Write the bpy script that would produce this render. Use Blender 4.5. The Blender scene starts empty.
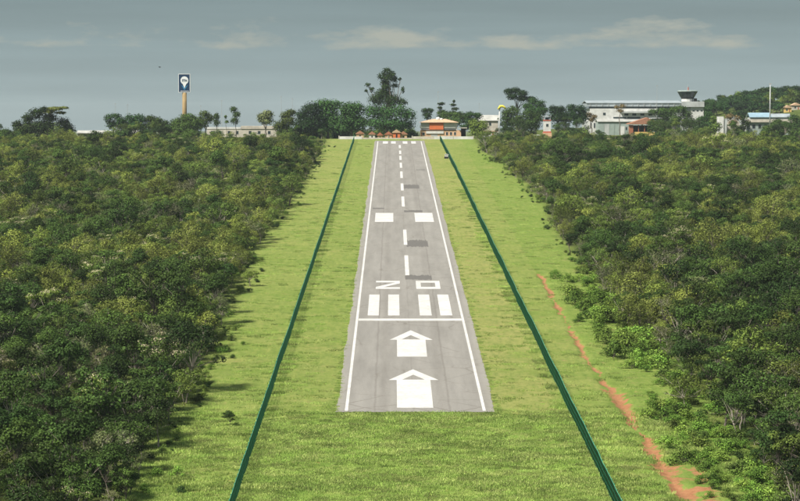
import bpy, math, random
import numpy as np
from mathutils import Vector, Matrix, noise

scene = bpy.context.scene
COL = scene.collection

# ------------------------------------------------------------------ camera
F = 2400.0                     # focal length in pixels of an 800 px wide frame
CX, CZ = -3.0, 40.0            # the aircraft is 3 m left of the centreline
VPX, HOR = 392.3, 112.0        # vanishing column and level horizon row of the 800x501 frame
SLOPE = (HOR - 19.0) / F       # the runway climbs away from the camera
H0 = 51.02                     # camera height above the runway plane

cam = bpy.data.cameras.new("camera")
cam.sensor_width = 36.0
cam.lens = 36.0 * F / 800.0
cam.clip_start = 1.0
cam.clip_end = 60000.0
cam_ob = bpy.data.objects.new("camera", cam)
COL.objects.link(cam_ob)
cam_ob.location = (CX, 0, CZ)
cam_ob.rotation_euler = (math.pi / 2 - math.atan((250.5 - HOR) / F), 0, -math.atan((400 - VPX) / F))
scene.camera = cam_ob

# ------------------------------------------------------------------ light
SUN_EL, SUN_AZ = 52.0, -128.0        # azimuth from +Y towards +X: to the left, a little behind the camera
sun = bpy.data.lights.new("sun", 'SUN')
sun.energy = 4.3
sun.angle = math.radians(8)
sun.color = (1.0, 0.95, 0.86)
sun_ob = bpy.data.objects.new("sun", sun)
COL.objects.link(sun_ob)
e, a = math.radians(SUN_EL), math.radians(SUN_AZ)
to_sun = Vector((math.cos(e) * math.sin(a), math.cos(e) * math.cos(a), math.sin(e)))
sun_ob.rotation_euler = (-to_sun).to_track_quat('-Z', 'Y').to_euler()
sun_ob.location = (-150, -100, 300)

world = bpy.data.worlds.new("World")
scene.world = world
world.use_nodes = True
nt = world.node_tree
nt.nodes.clear()
def wn(t, **kw):
    n = nt.nodes.new(t)
    for k, v in kw.items():
        setattr(n, k, v)
    return n
def wl(a, b):
    nt.links.new(a, b)
w_out = wn('ShaderNodeOutputWorld')
w_bg = wn('ShaderNodeBackground')
w_bg.inputs['Strength'].default_value = 0.1
wl(w_bg.outputs[0], w_out.inputs[0])
w_sky = wn('ShaderNodeTexSky', sky_type='NISHITA')
w_sky.sun_disc = False
w_sky.sun_elevation = e
w_sky.sun_rotation = a % (2 * math.pi)
w_sky.air_density = 1.2
w_sky.dust_density = 2.5
w_tc = wn('ShaderNodeTexCoord')
w_sep = wn('ShaderNodeSeparateXYZ')
wl(w_tc.outputs['Generated'], w_sep.inputs[0])
# a grey overcast sheet: paler towards the horizon, slate above
w_ramp = wn('ShaderNodeValToRGB')
w_ramp.color_ramp.interpolation = 'B_SPLINE'
els = w_ramp.color_ramp.elements
stops = [(0.0, (0.190, 0.232, 0.236)), (0.018, (0.152, 0.196, 0.204)), (0.034, (0.118, 0.160, 0.170)), (0.052, (0.086, 0.121, 0.133)),
         (0.2, (0.088, 0.116, 0.126)), (1.0, (0.11, 0.135, 0.155))]
els[0].position, els[1].position = stops[0][0], stops[-1][0]
for p, c in stops[1:-1]:
    els.new(p)
for el, (p, c) in zip(sorted(els, key=lambda q: q.position), stops):
    el.color = (*c, 1)
wl(w_sep.outputs['Z'], w_ramp.inputs[0])
# streaks in the sheet
w_map = wn('ShaderNodeMapping')
w_map.inputs['Scale'].default_value = (6, 6, 90)
wl(w_tc.outputs['Generated'], w_map.inputs[0])
w_n1 = wn('ShaderNodeTexNoise')
w_n1.inputs['Scale'].default_value = 1.0
w_n1.inputs['Detail'].default_value = 6
wl(w_map.outputs[0], w_n1.inputs['Vector'])
w_mr = wn('ShaderNodeMapRange')
w_mr.inputs['From Min'].default_value = 0.3
w_mr.inputs['From Max'].default_value = 0.7
w_mr.inputs['To Min'].default_value = 9.0
w_mr.inputs['To Max'].default_value = 11.0
wl(w_n1.outputs['Fac'], w_mr.inputs['Value'])
w_mul = wn('ShaderNodeVectorMath', operation='SCALE')
wl(w_ramp.outputs[0], w_mul.inputs[0])
wl(w_mr.outputs[0], w_mul.inputs['Scale'])
# a row of far cumulus low over the horizon, all the way round
w_map2 = wn('ShaderNodeMapping')
w_map2.inputs['Scale'].default_value = (26, 26, 90)
w_map2.inputs['Location'].default_value = (-0.63, 0.4, 0.0)
wl(w_tc.outputs['Generated'], w_map2.inputs[0])
w_n2 = wn('ShaderNodeTexNoise')
w_n2.inputs['Scale'].default_value = 1.0
w_n2.inputs['Detail'].default_value = 9
w_n2.inputs['Roughness'].default_value = 0.62
wl(w_map2.outputs[0], w_n2.inputs['Vector'])
w_band = wn('ShaderNodeValToRGB')
be = w_band.color_ramp.elements
be[0].position, be[1].position = 0.0, 1.0
for p, v in ((0.0245, 0.0), (0.0275, 0.30), (0.033, 0.25), (0.043, 0.0)):
    q = be.new(p); q.color = (v, v, v, 1)
for q in be:
    if q.position in (0.0, 1.0):
        q.color = (0, 0, 0, 1)
wl(w_sep.outputs['Z'], w_band.inputs[0])
w_add = wn('ShaderNodeMath', operation='ADD')
wl(w_n2.outputs['Fac'], w_add.inputs[0])
wl(w_band.outputs[0], w_add.inputs[1])
w_cm = wn('ShaderNodeMapRange')
w_cm.inputs['From Min'].default_value = 0.715
w_cm.inputs['From Max'].default_value = 0.88
w_cm.inputs['To Max'].default_value = 0.85
wl(w_add.outputs[0], w_cm.inputs['Value'])
w_mixc = wn('ShaderNodeMix', data_type='RGBA')
wl(w_cm.outputs[0], w_mixc.inputs['Factor'])
wl(w_mul.outputs[0], w_mixc.inputs['A'])
w_mixc.inputs['B'].default_value = (2.2, 2.3, 2.0, 1)
w_mix = wn('ShaderNodeMix', data_type='RGBA')
w_mix.inputs['Factor'].default_value = 0.9
wl(w_sky.outputs[0], w_mix.inputs['A'])
wl(w_mixc.outputs['Result'], w_mix.inputs['B'])
wl(w_mix.outputs['Result'], w_bg.inputs['Color'])

scene.view_settings.view_transform = 'Standard'
scene.view_settings.look = 'None'
scene.view_settings.gamma = 1.0
scene.view_settings.exposure = 1.02
scene.view_settings.use_curve_mapping = False
scene.render.engine = 'CYCLES'
scene.cycles.max_bounces = 5
scene.cycles.diffuse_bounces = 2
scene.cycles.glossy_bounces = 2
scene.cycles.transmission_bounces = 3
scene.cycles.volume_bounces = 0
scene.cycles.transparent_max_bounces = 8

# ------------------------------------------------------------------ helpers
def smooth(a, b, x):
    t = min(1.0, max(0.0, (x - a) / (b - a)))
    return t * t * (3 - 2 * t)

def nz(x, y, s, z=0.0):
    return noise.noise(Vector((x * s, y * s, z)))

def X(px, D):      # world x of a column of the photograph at distance D
    return CX + (px - VPX) / F * D
def Z(py, D):      # world z of a row of the photograph at distance D
    return CZ - (py - HOR) / F * D
def dist(py):      # distance of a row on the runway plane
    return H0 * F / (py - 19.0)

GULLY = [(200, 30.5), (243, 29.6), (250, 29.4), (259, 28.6), (269, 28.0), (284, 27.8), (298, 27.6), (321, 27.7), (354, 26.4), (381, 26.5), (421, 26.4), (455, 26.7), (480, 26.5)]
def gully_x(y):
    for (y0, x0), (y1, x1) in zip(GULLY, GULLY[1:]):
        if y0 <= y <= y1:
            return x0 + (x1 - x0) * (y - y0) / (y1 - y0) + 0.7 * nz(y, 3, 0.07) + 0.45 * nz(y, 6, 0.22)
    return None
def gully_w(y):
    if y < 276:
        w = 2.1
    elif y < 330:
        w = 1.15
    elif y < 350:
        w = 0.5
    else:
        w = 0.75 + 0.15 * math.sin(y * 0.3)
    if 392 < y < 414 or 432 < y < 440:
        w *= 0.25
    return w * max(0.12, 0.85 + 1.5 * nz(y, 9, 0.13))

L_EDGE = [(150, -31.5), (225, -31.5), (254, -31), (321, -30.0), (435, -32.5), (530, -34.0), (676, -32.2), (868, -30.6), (971, -30.5), (1400, -31)]
R_EDGE = [(150, 38.5), (254, 38.3), (321, 38.5), (370, 37.8), (435, 35.8), (530, 36.0), (676, 39.0), (811, 36.5), (935, 31.5), (1400, 31.5)]
def edge(tab, y):
    return float(np.interp(y, [p[0] for p in tab], [p[1] for p in tab]))
def left_edge(y):
    return edge(L_EDGE, y) + 1.8 * nz(y, 0, 0.045) + 1.0 * nz(y, 5, 0.14)
def right_edge(y):
    return edge(R_EDGE, y) + 2.0 * nz(y, 20, 0.04) + 1.0 * nz(y, 25, 0.15)

def terrain(x, y):
    plane = CZ - H0 + SLOPE * y
    plat = 28.35
    t = smooth(1004, 1040, y)
    z = plane * (1 - t) + plat * t if y < 1040 else plat
    if y > 1040:
        z -= 45 * smooth(1190 + 560 * smooth(20, 150, x), 2300 + 900 * smooth(20, 150, x), y)
        hill = smooth(135, 262, x) * (1 - smooth(500, 900, x)) * math.exp(-((y - 1560) / 130.0) ** 2 / 2)
        z += 20 * hill
    ax = abs(x)
    if y < 1010 and ax > 12:
        k = smooth(12, 20, ax)
        z += k * (0.10 * nz(x, y, 0.18) + 0.22 * nz(x, y, 0.05))
    if y < 302:
        z += 0.12 * nz(x, y, 0.15) * smooth(302, 290, y) + 0.04
    g = gully_x(y) if 20 < x < 40 else None
    if g is not None:
        w = gully_w(y)
        z -= 0.55 * min(1.0, w) * math.exp(-((x - g) / (w * 0.8 + 0.05)) ** 2)
    return z

class MB:
    """collects faces and links them as one mesh object"""
    def __init__(self):
        self.v, self.f, self.m = [], [], []
    def add(self, vs, fs, mi=0):
        o = len(self.v)
        self.v.extend(vs)
        for f in fs:
            self.f.append(tuple(i + o for i in f)); self.m.append(mi)
        return self
    def box(self, x0, x1, y0, y1, z0, z1, mi=0):
        return self.add([(x0, y0, z0), (x1, y0, z0), (x1, y1, z0), (x0, y1, z0), (x0, y0, z1), (x1, y0, z1), (x1, y1, z1), (x0, y1, z1)],
                        [(3, 2, 1, 0), (4, 5, 6, 7), (0, 1, 5, 4), (1, 2, 6, 5), (2, 3, 7, 6), (3, 0, 4, 7)], mi)
    def prism(self, outline, y0, y1, mi=0):
        """outline of (x, z) points, counter-clockwise seen from the camera, swept from y0 back to y1"""
        n = len(outline)
        vs = [(x, y0, z) for x, z in outline] + [(x, y1, z) for x, z in outline]
        fs = [tuple(range(n)), tuple(range(2 * n - 1, n - 1, -1))]
        fs += [((i + 1) % n, i, n + i, n + (i + 1) % n) for i in range(n)]
        return self.add(vs, fs, mi)
    def tube(self, pts, rs, n=6, mi=0, cap=True):
        vs, fs = [], []
        P = [Vector(p) for p in pts]
        for i, p in enumerate(P):
            d = (P[min(i + 1, len(P) - 1)] - P[max(i - 1, 0)])
            d = d.normalized() if d.length > 1e-6 else Vector((0, 0, 1))
            u = d.cross(Vector((0.31, 0.95, 0.05))).normalized()
            w = d.cross(u)
            for k in range(n):
                t = 2 * math.pi * k / n
                vs.append(tuple(p + (u * math.cos(t) + w * math.sin(t)) * rs[i]))
        for i in range(len(P) - 1):
            for k in range(n):
                k2 = (k + 1) % n
                fs.append((i * n + k, i * n + k2, (i + 1) * n + k2, (i + 1) * n + k))
        if cap:
            fs.append(tuple(range(n - 1, -1, -1)))
            fs.append(tuple((len(P) - 1) * n + k for k in range(n)))
        return self.add(vs, fs, mi)
    def lathe(self, prof, n=16, c=(0, 0), mi=0):
        """prof: (radius, z) from the bottom up"""
        vs, fs = [], []
        for r, z in prof:
            for k in range(n):
                t = 2 * math.pi * (k + .5) / n
                vs.append((c[0] + r * math.cos(t), c[1] + r * math.sin(t), z))
        for i in range(len(prof) - 1):
            for k in range(n):
                k2 = (k + 1) % n
                fs.append((i * n + k, i * n + k2, (i + 1) * n + k2, (i + 1) * n + k))
        fs.append(tuple(range(n - 1, -1, -1)))
        fs.append(tuple((len(prof) - 1) * n + k for k in range(n)))
        return self.add(vs, fs, mi)
    def mesh(self, name, mats, smooth_=False):
        me = bpy.data.meshes.new(name)
        me.from_pydata(self.v, [], self.f)
        for m in (mats if isinstance(mats, (list, tuple)) else [mats]):
            me.materials.append(m)
        if len(set(self.m)) > 1:
            me.polygons.foreach_set('material_index', self.m)
        if smooth_:
            me.polygons.foreach_set('use_smooth', [True] * len(me.polygons))
        me.update()
        return me
    def build(self, name, mats, parent=None, smooth_=False):
        return link(name, self.mesh(name, mats, smooth_), parent)

def link(name, me, parent=None):
    o = bpy.data.objects.new(name, me)
    COL.objects.link(o)
    if parent is not None:
        o.parent = parent
    return o
def tag(o, label=None, cat=None, group=None, kind=None):
    if label: o['label'] = label
    if cat: o['category'] = cat
    if group: o['group'] = group
    if kind: o['kind'] = kind
    return o
def empty(name, loc, rz=0.0):
    o = bpy.data.objects.new(name, None)
    COL.objects.link(o)
    o.location = loc
    o.rotation_euler = (0, 0, rz)
    o.empty_display_size = 0.5
    return o

# ------------------------------------------------------------------ materials
def new_mat(name):
    m = bpy.data.materials.new(name)
    m.use_nodes = True
    n = m.node_tree
    return m, n, n.nodes['Principled BSDF']
def noise_node(n, scale, detail=4, rough=0.55, vec=None):
    t = n.nodes.new('ShaderNodeTexNoise')
    t.inputs['Scale'].default_value = scale
    t.inputs['Detail'].default_value = detail
    t.inputs['Roughness'].default_value = rough
    if vec is not None:
        n.links.new(vec, t.inputs['Vector'])
    return t
def mix_node(n, fac, a, b, blend='MIX'):
    t = n.nodes.new('ShaderNodeMix')
    t.data_type = 'RGBA'
    t.blend_type = blend
    for sock, val in (('Factor', fac), ('A', a), ('B', b)):
        if isinstance(val, (int, float)):
            t.inputs[sock].default_value = val
        elif isinstance(val, tuple):
            t.inputs[sock].default_value = (*val, 1)
        else:
            n.links.new(val, t.inputs[sock])
    return t.outputs['Result']
def ramp01(n, val, lo, hi, to0=0.0, to1=1.0):
    t = n.nodes.new('ShaderNodeMapRange')
    t.inputs['From Min'].default_value = lo
    t.inputs['From Max'].default_value = hi
    t.inputs['To Min'].default_value = to0
    t.inputs['To Max'].default_value = to1
    n.links.new(val, t.inputs['Value'])
    return t.outputs[0]
def math_node(n, op, a, b):
    t = n.nodes.new('ShaderNodeMath'); t.operation = op
    for i, v in enumerate((a, b)):
        if isinstance(v, (int, float)):
            t.inputs[i].default_value = v
        else:
            n.links.new(v, t.inputs[i])
    return t.outputs[0]

def plain(name, col, rough=0.8, var=0.18, scale=0.9, metal=0.0, dirt=None):
    m, n, b = new_mat(name)
    tc = n.nodes.new('ShaderNodeTexCoord')
    t = noise_node(n, scale, 6, 0.65, tc.outputs['Object'])
    k = ramp01(n, t.outputs['Fac'], 0.3, 0.7)
    dk = dirt or tuple(c * (1 - 1.6 * var) for c in col)
    c = mix_node(n, k, dk, tuple(min(1, c * (1 + var * 0.5)) for c in col))
    n.links.new(c, b.inputs['Base Color'])
    b.inputs['Roughness'].default_value = rough
    b.inputs['Metallic'].default_value = metal
    b.inputs['Specular IOR Level'].default_value = 0.3
    return m

def leaf_mat(name, cols, trans=0.2, val=(0.4, 1.65)):
    """foliage: hue by tree, brightness leaf by leaf"""
    m, n, b = new_mat(name)
    oi = n.nodes.new('ShaderNodeObjectInfo')
    ge = n.nodes.new('ShaderNodeNewGeometry')
    r = n.nodes.new('ShaderNodeValToRGB')
    r.color_ramp.elements[0].color = (*cols[0], 1)
    r.color_ramp.elements[1].color = (*cols[-1], 1)
    for i, c in enumerate(cols[1:-1]):
        q = r.color_ramp.elements.new((i + 1) / (len(cols) - 1)); q.color = (*c, 1)
    n.links.new(oi.outputs['Random'], r.inputs[0])
    k = ramp01(n, ge.outputs['Random Per Island'], 0, 1, val[0], val[1])
    wn_ = n.nodes.new('ShaderNodeTexWhiteNoise'); wn_.noise_dimensions = '1D'
    n.links.new(oi.outputs['Random'], wn_.inputs['W'])
    k = math_node(n, 'MULTIPLY', k, ramp01(n, wn_.outputs['Value'], 0, 1, 0.5, 1.6))
    vm = n.nodes.new('ShaderNodeVectorMath'); vm.operation = 'SCALE'
    n.links.new(r.outputs[0], vm.inputs[0]); n.links.new(k, vm.inputs['Scale'])
    n.links.new(vm.outputs[0], b.inputs['Base Color'])
    b.inputs['Roughness'].default_value = 0.65
    b.inputs['Specular IOR Level'].default_value = 0.1
    tr = n.nodes.new('ShaderNodeBsdfTranslucent')
    n.links.new(vm.outputs[0], tr.inputs['Color'])
    mx = n.nodes.new('ShaderNodeMixShader')
    mx.inputs[0].default_value = trans
    n.links.new(b.outputs[0], mx.inputs[1]); n.links.new(tr.outputs[0], mx.inputs[2])
    n.links.new(mx.outputs[0], n.nodes['Material Output'].inputs['Surface'])
    return m

def ground_mat():
    m, n, b = new_mat('ground_cover')
    tc = n.nodes.new('ShaderNodeTexCoord')
    P = tc.outputs['Object']
    def at(name):
        t = n.nodes.new('ShaderNodeAttribute'); t.attribute_name = name
        return t.outputs['Fac']
    big = noise_node(n, 0.035, 4, 0.6, P)
    mid = noise_node(n, 0.22, 6, 0.7, P)
    fine = noise_node(n, 1.7, 6, 0.75, P)
    blade = noise_node(n, 9.0, 3, 0.7, P)
    green = mix_node(n, ramp01(n, mid.outputs['Fac'], 0.35, 0.65), (0.132, 0.198, 0.036), (0.200, 0.255, 0.060))
    straw = mix_node(n, ramp01(n, fine.outputs['Fac'], 0.3, 0.7), (0.245, 0.240, 0.075), (0.335, 0.300, 0.12))
    mown = math_node(n, 'MULTIPLY', at('mown'), ramp01(n, big.outputs['Fac'], 0.3, 0.6, 0.45, 1.0))
    g = mix_node(n, mown, green, straw)
    # straw wisps and darker tussocks
    wisp = ramp01(n, fine.outputs['Fac'], 0.54, 0.72, 0, 0.55)
    g = mix_node(n, wisp, g, (0.26, 0.26, 0.07))
    tus = ramp01(n, fine.outputs['Fac'], 0.47, 0.3, 0, 0.75)
    g = mix_node(n, tus, g, (0.105, 0.150, 0.024))
    patch = ramp01(n, mid.outputs['Fac'], 0.43, 0.3, 0, 0.6)
    g = mix_node(n, patch, g, (0.12, 0.185, 0.028))
    bare = noise_node(n, 0.5, 5, 0.7, P)
    g = mix_node(n, ramp01(n, bare.outputs['Fac'], 0.57, 0.72, 0, 0.6), g, (0.28, 0.235, 0.11))
    speck = noise_node(n, 0.8, 7, 0.8, P)
    g = mix_node(n, ramp01(n, speck.outputs['Fac'], 0.47, 0.36, 0, 0.8), g, (0.075, 0.125, 0.02))
    g = mix_node(n, ramp01(n, speck.outputs['Fac'], 0.56, 0.68, 0, 0.5), g, (0.27, 0.29, 0.07))
    g = mix_node(n, ramp01(n, blade.outputs['Fac'], 0.3, 0.7, 0.0, 0.35), g, (0.09, 0.14, 0.02))
    broad = noise_node(n, 0.085, 6, 0.75, P)
    g = mix_node(n, ramp01(n, broad.outputs['Fac'], 0.5, 0.36, 0, 0.55), g, (0.12, 0.19, 0.028))
    g = mix_node(n, ramp01(n, broad.outputs['Fac'], 0.56, 0.7, 0, 0.5), g, (0.27, 0.255, 0.085))
    g = mix_node(n, math_node(n, 'MULTIPLY', at('tall'), 0.6), g, mix_node(n, ramp01(n, mid.outputs['Fac'], 0.35, 0.65), (0.122, 0.205, 0.034), (0.172, 0.248, 0.046)))
    ms = n.nodes.new('ShaderNodeMapping')
    ms.inputs['Scale'].default_value = (1.0, 0.16, 1.0)
    n.links.new(P, ms.inputs[0])
    swath = noise_node(n, 1.25, 7, 0.78, ms.outputs[0])
    g = mix_node(n, ramp01(n, swath.outputs['Fac'], 0.48, 0.32, 0, 0.75), g, (0.085, 0.14, 0.024))
    g = mix_node(n, ramp01(n, swath.outputs['Fac'], 0.54, 0.7, 0, 0.6), g, (0.29, 0.295, 0.085))
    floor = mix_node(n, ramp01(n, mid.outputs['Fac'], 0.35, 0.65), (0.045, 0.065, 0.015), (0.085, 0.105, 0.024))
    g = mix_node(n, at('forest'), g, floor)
    red = mix_node(n, ramp01(n, fine.outputs['Fac'], 0.3, 0.7), (0.23, 0.10, 0.045), (0.37, 0.19, 0.095))
    dn = math_node(n, 'ADD', at('dirt'), math_node(n, 'ADD', ramp01(n, fine.outputs['Fac'], 0.25, 0.75, -0.3, 0.3), ramp01(n, bare.outputs['Fac'], 0.3, 0.7, -0.6, 0.5)))
    g = mix_node(n, ramp01(n, dn, 0.4, 0.68), g, red)
    n.links.new(g, b.inputs['Base Color'])
    b.inputs['Roughness'].default_value = 0.95
    b.inputs['Specular IOR Level'].default_value = 0.1
    bp = n.nodes.new('ShaderNodeBump')
    bp.inputs['Strength'].default_value = 0.9
    bp.inputs['Distance'].default_value = 0.22
    hh = math_node(n, 'ADD', fine.outputs['Fac'], math_node(n, 'MULTIPLY', blade.outputs['Fac'], 0.5))
    n.links.new(hh, bp.inputs['Height'])
    n.links.new(bp.outputs[0], b.inputs['Normal'])
    return m

def asphalt_mat():
    m, n, b = new_mat('worn_asphalt')
    tc = n.nodes.new('ShaderNodeTexCoord')
    P = tc.outputs['Object']
    mp = n.nodes.new('ShaderNodeMapping')
    mp.inputs['Scale'].default_value = (1.0, 0.07, 1.0)
    n.links.new(P, mp.inputs[0])
    streak = noise_node(n, 0.55, 5, 0.6, mp.outputs[0])
    big = noise_node(n, 0.05, 5, 0.65, P)
    grit = noise_node(n, 3.2, 6, 0.75, P)
    c = mix_node(n, ramp01(n, streak.outputs['Fac'], 0.3, 0.7), (0.172, 0.164, 0.149), (0.246, 0.235, 0.214))
    c = mix_node(n, ramp01(n, big.outputs['Fac'], 0.35, 0.7, 0, 0.5), c, (0.222, 0.212, 0.19))
    c = mix_node(n, ramp01(n, grit.outputs['Fac'], 0.4, 0.75, 0, 0.35), c, (0.13, 0.12, 0.108))
    # paving lane joints and the wheel tracks beside them
    sp = n.nodes.new('ShaderNodeSeparateXYZ')
    n.links.new(P, sp.inputs[0])
    wob = noise_node(n, 0.12, 3, 0.6, P)
    for xs, wd, amt in ((-5.3, 0.22, 0.42), (4.55, 0.22, 0.45), (-4.1, 0.9, 0.22), (3.7, 0.9, 0.2), (-0.2, 0.16, 0.25), (9.4, 0.5, 0.15)):
        dx = math_node(n, 'ABSOLUTE', math_node(n, 'ADD', math_node(n, 'SUBTRACT', sp.outputs['X'], xs + 0.25), math_node(n, 'MULTIPLY', wob.outputs['Fac'], 0.5)), 0)
        k = ramp01(n, dx, wd, wd * 0.25, 0, 1)
        k = math_node(n, 'MULTIPLY', k, ramp01(n, grit.outputs['Fac'], 0.25, 0.6, 0.3 * amt, amt))
        c = mix_node(n, k, c, (0.105, 0.092, 0.08))
    # cracks
    vo = n.nodes.new('ShaderNodeTexVoronoi')
    vo.feature = 'DISTANCE_TO_EDGE'
    vo.inputs['Scale'].default_value = 0.13
    wv = n.nodes.new('ShaderNodeMixRGB'); wv.blend_type = 'ADD'; wv.inputs[0].default_value = 1.6
    n.links.new(P, wv.inputs[1]); n.links.new(noise_node(n, 0.4, 5, 0.7, P).outputs['Color'], wv.inputs[2])
    n.links.new(wv.outputs[0], vo.inputs['Vector'])
    ck = math_node(n, 'MULTIPLY', ramp01(n, vo.outputs['Distance'], 0.03, 0.0, 0, 1), ramp01(n, big.outputs['Fac'], 0.45, 0.6, 0.05, 0.55))
    c = mix_node(n, ck, c, (0.10, 0.085, 0.07))
    # silt and sand along the edges
    ed = ramp01(n, math_node(n, 'ABSOLUTE', sp.outputs['X'], 0), 9.0, 10.6, 0, 0.75)
    c = mix_node(n, math_node(n, 'MULTIPLY', ed, ramp01(n, grit.outputs['Fac'], 0.3, 0.6, 0.3, 1)), c, (0.25, 0.236, 0.2))
    n.links.new(c, b.inputs['Base Color'])
    b.inputs['Roughness'].default_value = 0.9
    b.inputs['Specular IOR Level'].default_value = 0.2
    bp = n.nodes.new('ShaderNodeBump')
    bp.inputs['Strength'].default_value = 0.3; bp.inputs['Distance'].default_value = 0.03
    n.links.new(grit.outputs['Fac'], bp.inputs['Height'])
    n.links.new(bp.outputs[0], b.inputs['Normal'])
    return m

def paint_mat():
    m, n, b = new_mat('worn_white_paint')
    tc = n.nodes.new('ShaderNodeTexCoord')
    P = tc.outputs['Object']
    t = noise_node(n, 1.3, 7, 0.75, P)
    t2 = noise_node(n, 0.25, 3, 0.6, P)
    c = mix_node(n, ramp01(n, t2.outputs['Fac'], 0.3, 0.7), (0.43, 0.422, 0.40), (0.54, 0.532, 0.51))
    c = mix_node(n, ramp01(n, t.outputs['Fac'], 0.5, 0.7, 0, 0.7), c, (0.26, 0.248, 0.228))
    n.links.new(c, b.inputs['Base Color'])
    b.inputs['Roughness'].default_value = 0.8
    return m

M_GROUND, M_ASPH, M_PAINT = ground_mat(), asphalt_mat(), paint_mat()
M_TAR = plain('tar_patch', (0.075, 0.07, 0.065), 0.9, 0.5, 1.5, dirt=(0.12, 0.113, 0.103))
M_FENCE = plain('green_fence_coating', (0.018, 0.195, 0.108), 0.5, 0.25, 0.4)
M_RAIL_LIT = plain('sunlit_green_rail', (0.07, 0.30, 0.19), 0.45, 0.2, 0.4)  # fence green made lighter: light catching the top rail is in the colour
M_BARK = plain('grey_bark', (0.16, 0.135, 0.11), 0.9, 0.35, 2.5)
M_BARKP = plain('pale_bark', (0.34, 0.30, 0.25), 0.9, 0.3, 2.5)
M_WHITE = plain('white_wall_paint', (0.60, 0.60, 0.575), 0.8, 0.2, 0.35)
M_CREAM = plain('cream_wall_paint', (0.50, 0.46, 0.39), 0.85, 0.22, 0.35)
M_GREYW = plain('pale_grey_cladding', (0.42, 0.44, 0.43), 0.75, 0.2, 0.3)
M_TEAL = plain('grey_green_cladding', (0.28, 0.335, 0.31), 0.7, 0.15, 0.5)
M_ROOFG = plain('blue_grey_roof_sheet', (0.30, 0.34, 0.36), 0.55, 0.18, 0.25)
M_ROOFD = plain('weathered_roof_sheet', (0.40, 0.40, 0.37), 0.75, 0.25, 0.3)
M_TERRA = plain('terracotta_tile', (0.34, 0.165, 0.10), 0.85, 0.28, 1.2)
M_TERRAP = plain('faded_terracotta_tile', (0.50, 0.34, 0.22), 0.85, 0.2, 1.2)
M_ORANGE = plain('orange_paint', (0.60, 0.155, 0.055), 0.7, 0.15, 0.6)
M_PEACH = plain('peach_paint', (0.63, 0.40, 0.25), 0.8, 0.18, 0.6)
M_BRICK = plain('red_brick', (0.36, 0.135, 0.075), 0.9, 0.25, 2.0)
M_RED = plain('red_band_paint', (0.42, 0.09, 0.05), 0.7, 0.15, 0.8)
M_YELLOW = plain('ochre_paint', (0.66, 0.47, 0.16), 0.8, 0.12, 0.6)
M_GLASS = plain('dark_window_glass', (0.028, 0.04, 0.045), 0.12, 0.2, 0.4)
M_DARK = plain('dark_interior', (0.02, 0.02, 0.02), 0.9, 0.2, 0.6)
M_STEEL = plain('galvanised_steel', (0.42, 0.43, 0.43), 0.5, 0.12, 0.5, metal=0.3)
M_TAN = plain('tan_column_paint', (0.27, 0.19, 0.085), 0.7, 0.15, 0.5)
M_NAVY = plain('navy_sign_face', (0.006, 0.032, 0.085), 0.45, 0.12, 0.5)
M_BLUE = plain('blue_sign_print', (0.03, 0.19, 0.36), 0.45, 0.1, 0.5)
M_SIGNW = plain('white_sign_print', (0.72, 0.74, 0.74), 0.5, 0.08, 0.5)
M_SOCK = plain('yellow_windsock_cloth', (0.72, 0.62, 0.07), 0.85, 0.15, 1.0)
M_BIRD = plain('dark_feathers', (0.02, 0.018, 0.016), 0.8, 0.3, 5)
M_BLUER = plain('pale_blue_roof_sheet', (0.24, 0.35, 0.42), 0.5, 0.15, 0.3)

LEAF = {
    'dark': leaf_mat('dark_green_leaves', [(0.024, 0.050, 0.011), (0.038, 0.070, 0.014), (0.050, 0.084, 0.016)]),
    'olive': leaf_mat('olive_leaves', [(0.062, 0.100, 0.020), (0.084, 0.124, 0.024), (0.104, 0.142, 0.026)]),
    'yellow': leaf_mat('yellow_green_leaves', [(0.108, 0.145, 0.026), (0.148, 0.175, 0.034), (0.128, 0.150, 0.034)]),
    'grey': leaf_mat('grey_green_leaves', [(0.075, 0.098, 0.036), (0.095, 0.112, 0.044), (0.09, 0.092, 0.04)]),
    'bright': leaf_mat('fresh_green_leaves', [(0.085, 0.165, 0.024), (0.115, 0.20, 0.03), (0.145, 0.21, 0.036)]),
    'flower': leaf_mat('cream_blossom', [(0.34, 0.30, 0.19), (0.42, 0.38, 0.24)], 0.15, (0.7, 1.2)),
    'mango': leaf_mat('deep_green_leaves', [(0.022, 0.056, 0.014), (0.030, 0.068, 0.016)]),
    'brown': leaf_mat('brown_dry_leaves', [(0.12, 0.088, 0.04), (0.15, 0.115, 0.05)]),
}
M_GRASS = leaf_mat('grass_blades', [(0.25, 0.36, 0.085), (0.31, 0.41, 0.105), (0.40, 0.44, 0.16)], 0.5, (0.8, 1.25))

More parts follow.
